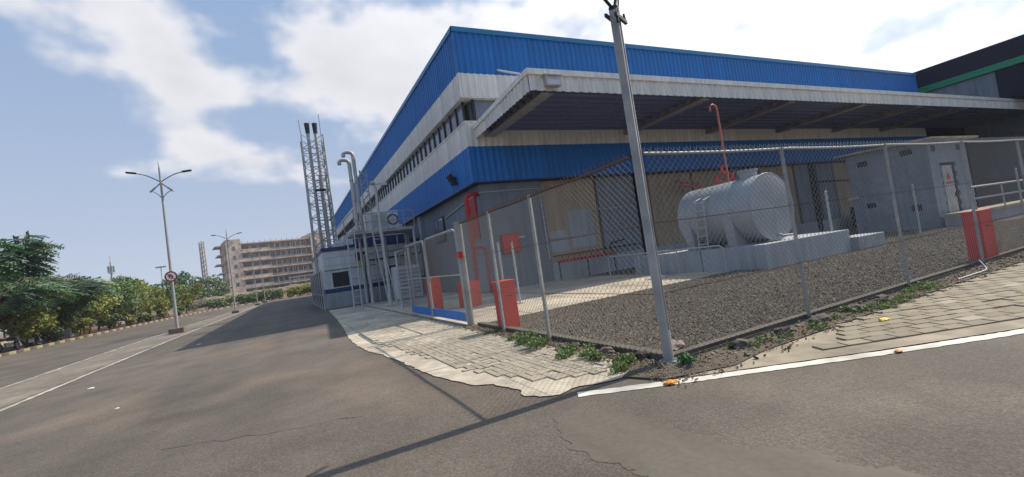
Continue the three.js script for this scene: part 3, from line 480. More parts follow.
// ---------------------------------------------------------------- tank on its pad
{
  const pad = thing('tank_pad', 'pale concrete plinth under the grey tank', 'plinth', [13.4, 0, -9.4]);
  part(pad, 'plinth_block', rb(4.7, 0.82, 6.1, 0.02, 2.35, 0.41, -3.05), mat.block);
  part(pad, 'joint', b2(-0.004, 0.02, 0.02, 0.8, -2.52, -2.49), mat.dark);
  const blk = tag(part(scene, 'concrete_block', rb(1.75, 0.5, 0.95, 0.02), mat.block), 'low concrete block beside the tank plinth', 'block'); blk.position.set(18.98, 0.27, -9.62);
  const t = thing('storage_tank', 'horizontal grey cylindrical storage tank with side ladder on plinth', 'tank', [14.9, 0.82, -11.5]);
  const Rt = 1.15, L = 3.1, cy = Rt + 0.03;
  part(t, 'shell', new THREE.CylinderGeometry(Rt, Rt, L, 64, 1, true).rotateX(Math.PI / 2).translate(0, cy, 0), mat.tank);
  const dish = []; for (let i = 0; i <= 10; i++) { const a = i / 10 * Math.PI / 2; dish.push(new THREE.Vector2(Rt * Math.sin(a), 0.07 * Math.cos(a))); }
  part(t, 'end_cap', new THREE.LatheGeometry(dish, 64).rotateX(Math.PI / 2).translate(0, cy, L / 2), mat.tank);
  part(t, 'end_cap', new THREE.LatheGeometry(dish, 64).rotateX(-Math.PI / 2).translate(0, cy, -L / 2), mat.tank);
  part(t, 'end_rim', new THREE.TorusGeometry(Rt, 0.022, 8, 64).translate(0, cy, L / 2), mat.tank);
  for (const z of [-1.25, -0.75, -0.25, 0.25, 0.75]) part(t, 'band', new THREE.CylinderGeometry(Rt + 0.008, Rt + 0.008, 0.05, 64, 1, true).rotateX(Math.PI / 2).translate(0, cy, z), mat.tank);
  for (const z of [-1.35, 0.45]) part(t, 'saddle', (() => { const s = new THREE.Shape(); s.moveTo(-1.06, 0); s.lineTo(1.06, 0); s.lineTo(1.16, 1.1); s.absarc(0, cy, Rt + 0.004, -0.08, Math.PI + 0.08, true); s.lineTo(-1.16, 1.1); s.closePath(); return new THREE.ExtrudeGeometry(s, { depth: 0.36, bevelEnabled: false, curveSegments: 24 }).translate(0, 0.001, z); })(), mat.tank);
  part(t, 'manhole', [new THREE.CylinderGeometry(0.3, 0.3, 0.3, 24).translate(0, cy + Rt + 0.06, 0.85), new THREE.CylinderGeometry(0.34, 0.34, 0.05, 24).translate(0, cy + Rt + 0.225, 0.85)], mat.tank);
  for (let i = 0; i < 12; i++) part(t, 'manhole_bolt', new THREE.CylinderGeometry(0.018, 0.018, 0.04, 6).translate(0.31 * Math.cos(i * 0.5236), cy + Rt + 0.26, 0.85 + 0.31 * Math.sin(i * 0.5236)), mat.galvDull);
  part(t, 'drain_pipe', pipe([V(0, 0.3, L / 2 - 0.1), V(0, 0.16, L / 2 + 0.2), V(0.5, 0.14, L / 2 + 0.25)], 0.04, 8, 0.08), mat.galvDull);
  const lad = part(t, 'ladder', [rod(V(-1.36, 0, -0.55), V(-1.24, cy + 0.62, -0.55), 0.026), rod(V(-1.36, 0, -0.15), V(-1.24, cy + 0.62, -0.15), 0.026), rod(V(-1.24, cy + 0.6, -0.55), V(-0.9, cy + 0.7, -0.55), 0.026), rod(V(-1.24, cy + 0.6, -0.15), V(-0.9, cy + 0.7, -0.15), 0.026)], mat.whitePaint);
  for (let i = 0; i < 6; i++) part(lad, 'rung', rod(V(-1.35 + i * 0.02, 0.2 + i * 0.3, -0.55), V(-1.35 + i * 0.02, 0.2 + i * 0.3, -0.15), 0.022), mat.whitePaint);
  part(t, 'name_plate', (() => { const g = bx(0.01, 0.24, 0.36, -Rt - 0.006, cy, 0.9); return g; })(), mat.galv);
  const vp = thing('vent_pipe', 'thin reddish vent pipe with hooked top rising behind the tank', 'pipe', [16.15, 0.82, -12.4]);
  part(vp, 'riser', pipe([V(0, 0, 0), V(0, 5.6, 0), V(-0.4, 5.66, 0.02), V(-0.42, 5.35, 0.02)], 0.04, 8, 0.16), mat.orange);
  for (const [x, y] of [[-0.3, 3.0], [0.25, 2.7], [-0.7, 2.6]]) part(vp, 'fitting', [new THREE.CylinderGeometry(0.07, 0.07, 0.3, 8).translate(x, y, 0), rod(V(x, y, 0), V(0, y - 0.2, 0), 0.04)], mat.redDark);
  const gr = thing('guard_rail', 'white tubular guard rail along the tank plinth', 'railing', [13.15, 0.04, -10.7]);
  part(gr, 'top_rail', pipe([V(0, 0, 0), V(0, 0.9, 0), V(0, 0.9, -6.2), V(0, 0, -6.2)], 0.03, 8, 0.05), mat.whitePaint);
  for (const z of [-2.1, -4.2]) part(gr, 'upright', rod(V(0, 0, z), V(0, 0.88, z), 0.025), mat.whitePaint);
}
// thin white marker posts
for (const [x, y, z, h, l] of [[23.6, 0.03, -9.6, 2.1, 'thin white post standing in the gravel before the shed'], [17.8, 0.825, -9.8, 1.45, 'thin white post on the tank plinth corner'], [29.5, 0.03, -8.2, 2.2, 'thin white post beside the walkway handrail at right edge']]) {
  const p = thing('marker_post', l, 'post', [x, y, z]); part(p, 'tube', rod(V(0, 0, 0), V(0.01, h, 0.01), 0.04), mat.whitePaint); part(p, 'cap', new THREE.SphereGeometry(0.042, 8, 6).translate(0.01, h, 0.01), mat.whitePaint);
}
for (const [x, z] of [[6.6, -13.3], [5.6, -12.2], [9.6, -17]]) { const p = thing('white_stake', ['white stake on the apron in the middle behind the fence', 'white stake on the apron nearest the gate', 'white stake by the wall under the cabinet'][x === 6.6 ? 0 : x === 5.6 ? 1 : 2], 'post', [x, 0.045, z]); part(p, 'tube', rod(V(0, 0, 0), V(0, 2.0, 0), 0.035), mat.whitePaint); part(p, 'base', bx(0.2, 0.02, 0.2, 0, 0.011, 0), mat.galvDull); }
{
  const y = thing('yellow_trolley', 'small yellow trolley against the wall behind the plinth', 'trolley', [39.2, 0.03, -19.2]);
  part(y, 'body', rb(1.9, 0.7, 0.8, 0.05, 0, 0.9, 0), mat.yellow); part(y, 'frame', [b2(-1, 1, 0.4, 0.5, -0.4, 0.4), b2(-1.05, -0.95, 0.4, 1.6, -0.3, 0.3)], mat.black); for (const [a, b] of [[-0.7, 0.35], [0.7, 0.35], [-0.7, -0.35], [0.7, -0.35]]) part(y, 'wheel', new THREE.CylinderGeometry(0.2, 0.2, 0.12, 14).rotateX(Math.PI / 2).translate(a, 0.2, b), mat.black);
}
// ---------------------------------------------------------------- shed
{
  const s = thing('block_shed', 'grey block shed with mono-pitch slab roof at the right of the yard', 'shed', [28, 0, -14.1]);
  const W = 4.1, D = 3.55, h0 = 4.35;
  const wallShape = (() => { const sh = new THREE.Shape(); sh.moveTo(0, 0); sh.lineTo(D, 0); sh.lineTo(D, h0); sh.lineTo(0, h0); sh.closePath(); return sh; })();
  part(s, 'wall', [b2(0.014, W, 0, h0 - 0.02, 0, D - 0.75), b2(0.014, 1.0, 0, h0 - 0.02, D - 0.749, D - 0.014), b2(2.6, W, 0, h0 - 0.02, D - 0.749, D - 0.014), b2(1.0, 2.6, 3.12, h0 - 0.02, D - 0.749, D - 0.014)], M([0.24, 0.27, 0.30], 0.9, { map: tWall }));
  // block courses on the two faces one sees
  const bm = [[0.32, 0.37, 0.42], [0.34, 0.39, 0.44], [0.305, 0.355, 0.405]].map(c => M(c, 0.9, { map: tWall, bumpMap: tFineB, bumpScale: 0.003 })), wm = bm;
  const ch = h0 / 18;
  for (let j = 0; j < 18; j++) {
    const off = j % 2 ? 0.22 : 0;
    for (let a = -off; a < D; a += 0.445) { const z0 = Math.max(0, a), z1 = Math.min(D, a + 0.437); if (z1 - z0 > 0.06) part(s, 'block', b2(0, 0.019, j * ch + 0.004, (j + 1) * ch - 0.004, z0, z1), bm[Math.floor(R() * 3)]); }
    for (let a = -off; a < W; a += 0.445) { const x0 = Math.max(0.02, a), x1 = Math.min(W, a + 0.437); if (x1 - x0 > 0.06 && !((x0 + x1) / 2 > 1.0 && (x0 + x1) / 2 < 2.6 && j < 13)) part(s, 'block', b2(x0, x1, j * ch + 0.004, (j + 1) * ch - 0.004, D - 0.02, D), wm[Math.floor(R() * 3)]); }
  }
  const roof = part(s, 'roof', (() => { const g = b2(-0.35, W + 0.7, -0.05, 0.05, -0.4, D + 0.35); g.rotateX(0.035); g.translate(0, h0 + 0.09, 0); return g; })(), mat.concrete);
  for (const [z, y, w, h] of [[0.75, 3.65, 0.45, 0.28], [2.7, 3.75, 0.5, 0.28], [0.85, 1.4, 0.42, 0.26], [2.75, 0.95, 0.42, 0.3]]) { const v = part(s, 'vent', b2(-0.01, 0.005, y, y + h, z - w / 2, z + w / 2), mat.black); part(v, 'louvre', Array.from({ length: 3 }, (_, i) => b2(-0.035, -0.012, y + 0.04 + i * h / 3, y + 0.06 + i * h / 3, z - w / 2, z + w / 2)), mat.dark); }
  part(s, 'wall_light', b2(-0.12, -0.001, 2.0, 2.14, -0.15, 0.35), mat.blind);
  for (const x of [0.55, 3.2]) part(s, 'vent', b2(x - 0.2, x + 0.2, 3.72, 4.0, D + 0.001, D + 0.012), mat.black);
  part(s, 'threshold', b2(1.0, 2.6, 0, 0.24, D - 0.749, D - 0.02), mat.concrete);
  const d = part(s, 'door', b2(1.02, 2.05, 0.25, 2.98, D - 0.005, D + 0.03), mat.whitePaint); part(d, 'handle', bx(0.05, 0.2, 0.06, 1.93, 1.5, D + 0.06), mat.dark);
  const notice = part(s, 'notice', b2(1.1, 1.95, 2.0, 2.65, D + 0.032, D + 0.038), mat.whitePaint); part(notice, 'red_mark', [new THREE.CylinderGeometry(0.17, 0.17, 0.006, 16).rotateX(Math.PI / 2).translate(1.5, 2.42, D + 0.042), b2(1.18, 1.88, 2.06, 2.16, D + 0.039, D + 0.044)], mat.red);
}
{ // walkway with handrail beside the shed
  const w = thing('walkway', 'raised walkway with white handrails right of the shed', 'walkway', [27.4, 0.03, -9.1]);
  part(w, 'deck', b2(0, 26, 0.5, 0.62, -1.2, 0), mat.concrete);
  part(w, 'deck_wall', b2(0.1, 26, 0, 0.497, -1.1, -0.1), mat.block);
  for (const y of [1.15, 1.68]) part(w, 'rail', rod(V(0, y, -0.02), V(26, y, -0.02), 0.045), mat.whitePaint);
  for (let i = 0; i < 9; i++) part(w, 'upright', rod(V(0.3 + i * 3.1, 0.6, -0.02), V(0.3 + i * 3.1, 1.66, -0.02), 0.035), mat.whitePaint);
}

// ---------------------------------------------------------------- generator yard on the left
{
  const g = thing('generator_container', 'white and dark blue generator container on a concrete base beside the road', 'generator', [2.05, 0, -30.6]);
  part(g, 'base', rb(6.3, 0.95, 12.2, 0.03, 3.15, 0.475, -6.1), mat.block);
  part(g, 'skid', b2(0.02, 6.28, 0.953, 1.22, -12.1, -0.02), mat.genBlue);
  part(g, 'body', b2(0.05, 6.25, 1.223, 3.55, -12.05, -0.05), mat.genWhite);
  part(g, 'roof_band', b2(0.0, 6.3, 3.553, 3.8, -12.1, 0), mat.genBlue);
  for (let i = 0; i < 7; i++) part(g, 'body_rib', b2(0.1 + i * 0.98, 0.13 + i * 0.98, 1.25, 3.5, -0.049, -0.02), mat.genWhite);
  for (let j = 0; j < 4; j++) part(g, 'body_seam', b2(0.1, 6.2, 1.65 + j * 0.5, 1.67 + j * 0.5, -0.049, -0.035), mat.galvDull);
  part(g, 'green_stripe', b2(0.06, 3.2, 2.33, 2.41, -0.049, -0.03), M([0.10, 0.26, 0.10], 0.6));
  const l = part(g, 'louvre_door', b2(0.5, 1.45, 1.3, 2.2, -0.049, -0.015), mat.black); for (let i = 0; i < 5; i++) part(l, 'louvre', b2(0.5, 1.45, 1.38 + i * 0.17, 1.42 + i * 0.17, -0.014, 0.02), mat.dark);
  part(g, 'control_panel', b2(2.0, 2.65, 2.75, 3.3, -0.049, -0.01), mat.black); part(g, 'warning_label', b2(2.0, 2.65, 2.52, 2.745, -0.049, -0.012), mat.yellow);
  const u = thing('exhaust_unit', 'white stepped exhaust box with blue band on top of the container', 'equipment', [4.4, 3.8, -33.5]);
  part(u, 'body', [b2(0, 3.6, 0.62, 1.35, -3, 0), b2(-0.6, 0, 0.25, 0.95, -3, 0), b2(-1.2, -0.6, 0.0, 0.5, -3, 0)], mat.genWhite); part(u, 'blue_band', b2(0.05, 3.55, 0, 0.617, -2.95, -0.05), mat.genBlue);
  // stair rail shapes on the left slope
  part(u, 'handrail', [rod(V(-2.0, 0.4, 0.3), V(0.6, 3.0, 0.3), 0.04), ...[0, 1, 2, 3].map(i => rod(V(-1.9 + i * 0.7, -0.1 + i * 0.6, 0.3), V(-1.9 + i * 0.7, 0.5 + i * 0.7, 0.3), 0.03))], mat.whitePaint);
}
{
  const p = thing('generator_pipework', 'bundle of grey pipes crossing the front of the generator container', 'pipe', [2.6, 0.05, -30.2]);
  for (const [y, m] of [[3.05, mat.galvDull], [2.62, mat.dark], [1.35, mat.galvDull]]) part(p, 'cross_pipe', pipe([V(1.9, 0, 0), V(1.9, y, 0), V(5.6, y + 0.08, 0), V(5.6, 4.0, 0)], 0.05, 8, 0.15), m);
  for (let i = 0; i < 4; i++) part(p, 'riser', rod(V(2.6 + i * 0.75, 0, 0.12), V(2.6 + i * 0.75, 4.0, 0.12), 0.045), i % 2 ? mat.galvDull : mat.whitePaint);
  part(p, 'junction_box', rb(0.8, 1.1, 0.3, 0.02, 3.4, 1.55, 0.3), mat.dark); part(p, 'junction_box', rb(0.55, 0.8, 0.3, 0.02, 4.6, 1.8, 0.3), mat.genWhite);
  const a = thing('air_cooler', 'dark louvred cooler standing below the service platform', 'equipment', [6.3, 0.05, -27.2]);
  part(a, 'casing', rb(1.5, 1.9, 1.0, 0.03, 0, 0.98, 0), mat.genWhite); for (let i = 0; i < 7; i++) part(a, 'louvre', b2(-0.65, 0.65, 0.3 + i * 0.22, 0.4 + i * 0.22, 0.5, 0.54), mat.galvDull);
}
{ // lattice stack tower
  const t = thing('stack_tower', 'tall square lattice tower carrying two black-tipped exhaust stacks', 'tower', [2.75, 0, -35.5]);
  const w = 0.72, top = 12.2;
  for (const [sx, sz] of [[-1, -1], [1, -1], [1, 1], [-1, 1]]) part(t, 'leg', rod(V(sx * w * 1.05, 0, sz * w * 1.05), V(sx * w, top, sz * w), 0.05), mat.galv);
  for (let i = 0; i < 12; i++) { const y = 0.3 + i * 1.0, c = [[-w, -w], [w, -w], [w, w], [-w, w]];
    part(t, 'ring_frame', c.map(([x, z], k) => { const [x2, z2] = c[(k + 1) % 4]; return rod(V(x, y, z), V(x2, y, z2), 0.028, 6); }), mat.galv);
    part(t, 'brace', c.flatMap(([x, z], k) => { const [x2, z2] = c[(k + 1) % 4]; return [rod(V(x, y, z), V(x2, y + 1.0, z2), 0.024, 6), rod(V(x2, y, z2), V(x, y + 1.0, z), 0.024, 6)]; }), mat.galvDull); }
  for (const x of [-0.22, 0.3]) { const s = part(t, 'stack', rod(V(x, 0, 0), V(x, top + 0.55, 0), 0.115, 16), mat.galv); part(s, 'black_tip', new THREE.CylinderGeometry(0.19, 0.14, 0.75, 16).translate(x, top + 0.75, 0), mat.black); }
  part(t, 'platform', b2(-0.25, 0.45, 8.2, 8.34, 0.5, 0.75), mat.dark);
  part(t, 'lightning_rod', rod(V(w, top, -w), V(w, top + 2.1, -w), 0.018), mat.dark); part(t, 'lightning_rod', rod(V(-w, top, w), V(-w - 0.05, top + 1.15, w), 0.03), mat.galvDull);
}
{ // ducts with hooked tops
  for (const [x, z, h, l] of [[4.0, -27.75, 4.25, 'shorter galvanised duct with hooked top in front of the hall'], [4.35, -28.3, 4.85, 'taller galvanised duct with hooked top in front of the hall']]) {
    const d = thing('exhaust_duct', l, 'duct', [x, 4.33, z], 'hooked ducts'); part(d, 'riser', pipe([V(0, 0, 0), V(0, h, 0), V(-0.55, h, 0), V(-0.55, h - 0.28, 0)], 0.11, 14, 0.3), mat.galv); part(d, 'clamp', [0.6, 1.8, 3.0].map(y => new THREE.CylinderGeometry(0.135, 0.135, 0.05, 14).translate(0, y, 0)), mat.galvDull); part(d, 'foot', bx(0.4, 0.04, 0.4, 0, 0.02, 0), mat.galvDull);
  }
  const c = thing('caged_ladder', 'zigzag braced cage rising beside the ducts', 'ladder', [4.85, 4.33, -28.6]);
  for (const x of [-0.2, 0.2]) part(c, 'rail', rod(V(x, 0, 0), V(x, 3.8, 0), 0.03), mat.galv);
  for (let i = 0; i < 8; i++) part(c, 'brace', rod(V(i % 2 ? 0.22 : -0.22, i * 0.47, 0.05), V(i % 2 ? -0.22 : 0.22, (i + 1) * 0.47, 0.05), 0.04, 6), mat.galv);
  const a = thing('mast_frame', 'slim grey mast frame on the roof edge left of the ducts', 'mast', [3.2, 0.05, -36.5]);
  part(a, 'post', rod(V(-0.2, 0, 0), V(-0.2, 9.6, 0), 0.05), mat.galvDull); part(a, 'post', rod(V(0.25, 0, 0), V(0.25, 9.6, 0), 0.05), mat.galvDull); for (let i = 0; i < 12; i++) part(a, 'rung', rod(V(-0.45, 1 + i * 0.75, 0), V(0.5, 1 + i * 0.75, 0), 0.03), mat.galvDull); part(a, 'antenna', rod(V(0.25, 9.6, 0), V(0.1, 11.6, 0), 0.025), mat.whitePaint);
}
{ // service platform with white unit
  const p = thing('service_platform', 'steel service platform on legs with railings beside the hall', 'platform', [4.3, 0.05, -27.8]);
  part(p, 'deck', b2(-0.75, 3.0, 4.1, 4.28, -2.0, 0.3), mat.galvDull);
  for (const [x, z] of [[0, 0.2], [2.9, 0.2], [0, -1.9], [2.9, -1.9], [1.0, 0.2]]) part(p, 'leg', rod(V(x, 0, z), V(x, 4.1, z), 0.09), mat.whitePaint);
  for (const y of [4.75, 5.25]) part(p, 'rail', [rod(V(-0.1, y, 0.28), V(3.0, y, 0.28), 0.03), rod(V(3.0, y, 0.28), V(3.0, y, -2), 0.03), rod(V(-0.1, y, 0.28), V(-0.1, y, -2), 0.03)], mat.galvDull);
  for (let i = 0; i < 6; i++) part(p, 'upright', rod(V(-0.1 + i * 0.62, 4.28, 0.28), V(-0.1 + i * 0.62, 5.27, 0.28), 0.028), mat.galvDull);
  const u = thing('ventilation_unit', 'white ventilation unit standing on the service platform', 'equipment', [5.6, 4.33, -29.0]);
  part(u, 'casing', rb(1.9, 1.15, 1.2, 0.03, 0, 0.58, 0.1), mat.genWhite); part(u, 'access_panel', b2(-0.6, 0.3, 0.2, 1.0, 0.701, 0.715), mat.whitePaint); part(u, 'fan_grille', new THREE.TorusGeometry(0.3, 0.04, 6, 18).translate(0.6, 0.6, 0.72), mat.dark);
  for (const [x, z, lean, l] of [[3.0, -25.6, 0.25, 'white ladder leaning to the platform, left of the camera mast'], [4.75, -25.2, -0.2, 'second white ladder below the platform near the camera mast']]) { const d = thing('steel_ladder', l, 'ladder', [x, 0.05, z]); for (const s of [0, 0.4]) part(d, 'rail', rod(V(s, 0, 0), V(s + lean, 4.2, -1.2), 0.035), mat.whitePaint); for (let i = 0; i < 12; i++) part(d, 'rung', rod(V(lean * i / 12, 0.3 + i * 0.33, -0.1 * i), V(0.4 + lean * i / 12, 0.3 + i * 0.33, -0.1 * i), 0.02, 6), mat.whitePaint); }
  const m = thing('camera_mast', 'white mast with small surveillance camera in front of the platform', 'mast', [4.4, 0.05, -23.0]);
  part(m, 'pole', rod(V(0, 0, 0), V(0, 6.1, 0), 0.075, 12, 0.06), mat.whitePaint); part(m, 'camera_arm', rod(V(0, 6.05, 0), V(0.35, 6.1, 0), 0.03), mat.whitePaint); part(m, 'camera_head', rb(0.34, 0.13, 0.14, 0.02, 0.42, 6.05, 0), mat.whitePaint); part(m, 'dome', new THREE.SphereGeometry(0.12, 12, 8).translate(-0.12, 6.12, 0), mat.galvDull); part(m, 'base', bx(0.35, 0.03, 0.35, 0, 0.015, 0), mat.galvDull);
}
{ // screen fence round the generator: white posts and mesh
  const mk = (pos, turn, n, step, h, label) => { const f = thing('generator_fence', label, 'fence', pos, 'generator yard fences'); f.rotation.y = turn; for (let i = 0; i <= n; i++) part(f, 'post', rod(V(i * step, 0, 0), V(i * step, h, 0), 0.045), mat.whitePaint); for (const y of [0.9, h - 0.05]) part(f, 'rail', rod(V(0, y, 0), V(n * step, y, 0), 0.025), mat.galvDull); const m = part(f, 'chain_mesh', chain(n * step, 0.08, h - 0.05, 0.12, 0.0025), mat.mesh); m.userData.kind = 'stuff'; return f; };
  mk([1.85, 0.02, -29.8], Math.PI / 2, 7, 2.0, 2.4, 'white-posted mesh fence along the road side of the generator');
  mk([4.15, 0.05, -17.1], Math.PI / 2, 1, 2.2, 2.45, 'short mesh fence panel next to the far gate leaf');
}
// ---------------------------------------------------------------- street lamps
{
  const mk = (pos, label, k = 1) => {
    const l = thing('street_lamp', label, 'street lamp', pos, 'double-arm street lamps on the median');
    part(l, 'pole', rod(V(0, 0.25, 0), V(0, 9.75, 0), 0.085, 14, 0.05), mat.galvDull); part(l, 'finial', rod(V(0, 9.75, 0), V(-0.03, 10.15, 0), 0.035, 8, 0.01), mat.galvDull);
    part(l, 'footing', rb(0.75, 0.3, 0.75, 0.03, 0, 0.15, 0), M([0.30, 0.22, 0.17], 0.9, { map: tWeather }));
    for (const s of [-1, 1]) {
      const a = part(l, 'arm', new THREE.TubeGeometry(new THREE.CatmullRomCurve3([V(0, 8.9, 0), V(s * 0.35, 9.14, 0), V(s * 0.75, 9.36, 0), V(s * 1.12, 9.46, 0)]), 20, 0.035, 8), mat.galvDull);
      part(a, 'lamp_head', (() => { const g = rb(0.5, 0.09, 0.22, 0.035); g.rotateZ(s * 0.14); g.translate(s * 1.33, 9.5, 0); return g; })(), mat.dark);
      part(l, 'bracket', [rod(V(0, 8.85, 0), V(s * 0.48, 8.38, 0), 0.035), rod(V(s * 0.3, 8.56, 0), V(s * 0.56, 8.32, 0), 0.05), new THREE.TubeGeometry(new THREE.CatmullRomCurve3([V(s * 0.46, 8.38, 0), V(s * 0.22, 8.2, 0), V(s * 0.03, 7.95, 0)]), 10, 0.025, 6)], mat.galvDull);
    }
    return l;
  };
  const a = mk([-5.95, 0.004, -32.8], 'nearest double-arm street lamp, with the round red sign on it');
  dup(a, [-4.95, 0.004, -54.5], 'second double-arm street lamp, standing before the far building');
  dup(a, [-4.1, 0.004, -76], 'third double-arm street lamp, slim, before the far building');
  dup(a, [-3.6, 0.004, -88], 'farthest double-arm street lamp, beside the third');
  for (const o of scene.children) if (/^street_lamp_/.test(o.name)) o.scale.setScalar(0.85); // the ones farther on are lower
  // round sign
  const s = thing('round_sign', 'round white sign with dark red ring on the nearest lamp pole', 'sign', [-5.95, 3.3, -32.68]);
  s.rotation.y = 0.15;
  const n = 256, c = document.createElement('canvas'); c.width = c.height = n; const x = c.getContext('2d');
  x.fillStyle = '#7a1626'; x.fillRect(0, 0, n, n); x.fillStyle = '#d9cfd2'; x.beginPath(); x.arc(128, 128, 96, 0, 7); x.fill();
  x.strokeStyle = '#5a1030'; x.lineWidth = 26; x.lineCap = 'butt'; x.beginPath(); x.moveTo(100, 66); x.lineTo(128, 86); x.lineTo(160, 120); x.lineTo(150, 164); x.lineTo(120, 190); x.stroke(); x.beginPath(); x.moveTo(74, 96); x.lineTo(104, 140); x.lineTo(84, 170); x.stroke();
  x.strokeStyle = '#8a1528'; x.lineWidth = 20; x.beginPath(); x.moveTo(62, 62); x.lineTo(194, 194); x.stroke();
  const t = new THREE.CanvasTexture(c); t.colorSpace = THREE.SRGBColorSpace;
  part(s, 'plate', new THREE.CylinderGeometry(0.31, 0.31, 0.02, 32).rotateX(Math.PI / 2), mat.galvDull);
  part(s, 'face', new THREE.CircleGeometry(0.305, 32).translate(0, 0, 0.014), M('#ffffff', 0.6, { map: t })); part(s, 'clamp', bx(0.3, 0.06, 0.08, 0, 0, -0.05), mat.galvDull);
}
// ---------------------------------------------------------------- vegetation
function leafGeo(clumps, n, size, cols, rand, flat = 0) {
  const pos = [], col = [], nor = [], uv = [];
  const tot = clumps.reduce((s, c) => s + c[3] * c[4] * c[5], 0);
  for (const [cx, cy, cz, ax, ay, az] of clumps) {
    const m = Math.round(n * ax * ay * az / tot), tone = 0.75 + rand() * 0.5;
    for (let i = 0; i < m; i++) {
      const th = rand() * 6.283, u = rand() * 2 - 1, r = Math.pow(rand(), 0.42), s = Math.sqrt(1 - u * u);
      const x = cx + ax * r * s * Math.cos(th), y = cy + ay * r * u, z = cz + az * r * s * Math.sin(th);
      const L = size * (0.6 + 0.8 * rand()), w = L * 0.42;
      const a = V(rand() - 0.5, (rand() - 0.6) * (1 - flat), rand() - 0.5).normalize(), b = V(rand() - 0.5, (rand() - 0.5) * (1 - flat), rand() - 0.5).cross(a).normalize();
      const p = [V(x, y, z), V(x, y, z).addScaledVector(a, L * 0.5).addScaledVector(b, w), V(x, y, z).addScaledVector(a, L), V(x, y, z).addScaledVector(a, L * 0.5).addScaledVector(b, -w)];
      const nn = b.clone().cross(a); const c = cols[Math.floor(rand() * cols.length)], k = tone * (0.75 + 0.5 * rand());
      for (const q of [0, 1, 2, 0, 2, 3]) { pos.push(p[q].x, p[q].y, p[q].z); nor.push(nn.x, nn.y, nn.z); col.push(c[0] * k, c[1] * k, c[2] * k); uv.push(0, 0); }
    }
  }
  const g = new THREE.BufferGeometry(); g.setAttribute('position', new THREE.Float32BufferAttribute(pos, 3)); g.setAttribute('normal', new THREE.Float32BufferAttribute(nor, 3)); g.setAttribute('color', new THREE.Float32BufferAttribute(col, 3)); g.setAttribute('uv', new THREE.Float32BufferAttribute(uv, 2)); return g;
}
const leafMat = new THREE.MeshPhysicalMaterial({ vertexColors: true, roughness: 0.75, side: THREE.DoubleSide, transmission: 0.4, thickness: 0 });
const YG = [[.19, .23, .025], [.24, .25, .03], [.15, .20, .025], [.26, .23, .035]], DG = [[.035, .125, .04], [.06, .165, .05], [.035, .11, .04], [.08, .185, .05]], MG = [[.09, .165, .03], [.12, .19, .035], [.075, .14, .03]];
function tree(label, [x, z], h, rad, cols, opt = {}) {
  const t = thing(opt.name || 'roadside_tree', label, opt.cat || 'tree', [x, 0.08, z], opt.group || 'trees beyond the left kerb'), rand = rng(Math.floor(Math.abs(x * 131 + z * 977)) + 5);
  const th = h * (opt.trunk ?? 0.4), limbs = [], clumps = [];
  const lean = V((rand() - 0.5) * 0.5, 0, (rand() - 0.5) * 0.5);
  limbs.push(rod(V(0, 0, 0), V(lean.x * 0.5, th, lean.z * 0.5), 0.035 * h * 0.5 + 0.03, 8, 0.02 * h * 0.5 + 0.02));
  const nb = opt.n || 9;
  for (let i = 0; i < nb; i++) { const a = i * 2.4 + rand(), r = rad * (0.25 + 0.65 * rand()), y = th + (h - th) * (0.15 + 0.75 * rand()); const p = V(Math.cos(a) * r, y, Math.sin(a) * r); const k = rad * (0.3 + 0.25 * rand()); limbs.push(rod(V(lean.x * 0.5, th * (0.7 + 0.3 * rand()), lean.z * 0.5), p, 0.035, 5, 0.012)); clumps.push([p.x, p.y, p.z, k, k * (opt.flat ?? 0.7), k]); }
  part(t, 'trunk', limbs, mat.bark); part(t, 'crown', leafGeo(clumps, opt.leaves || 1600, opt.leaf || 0.3, cols, rand), leafMat);
  return t;
}
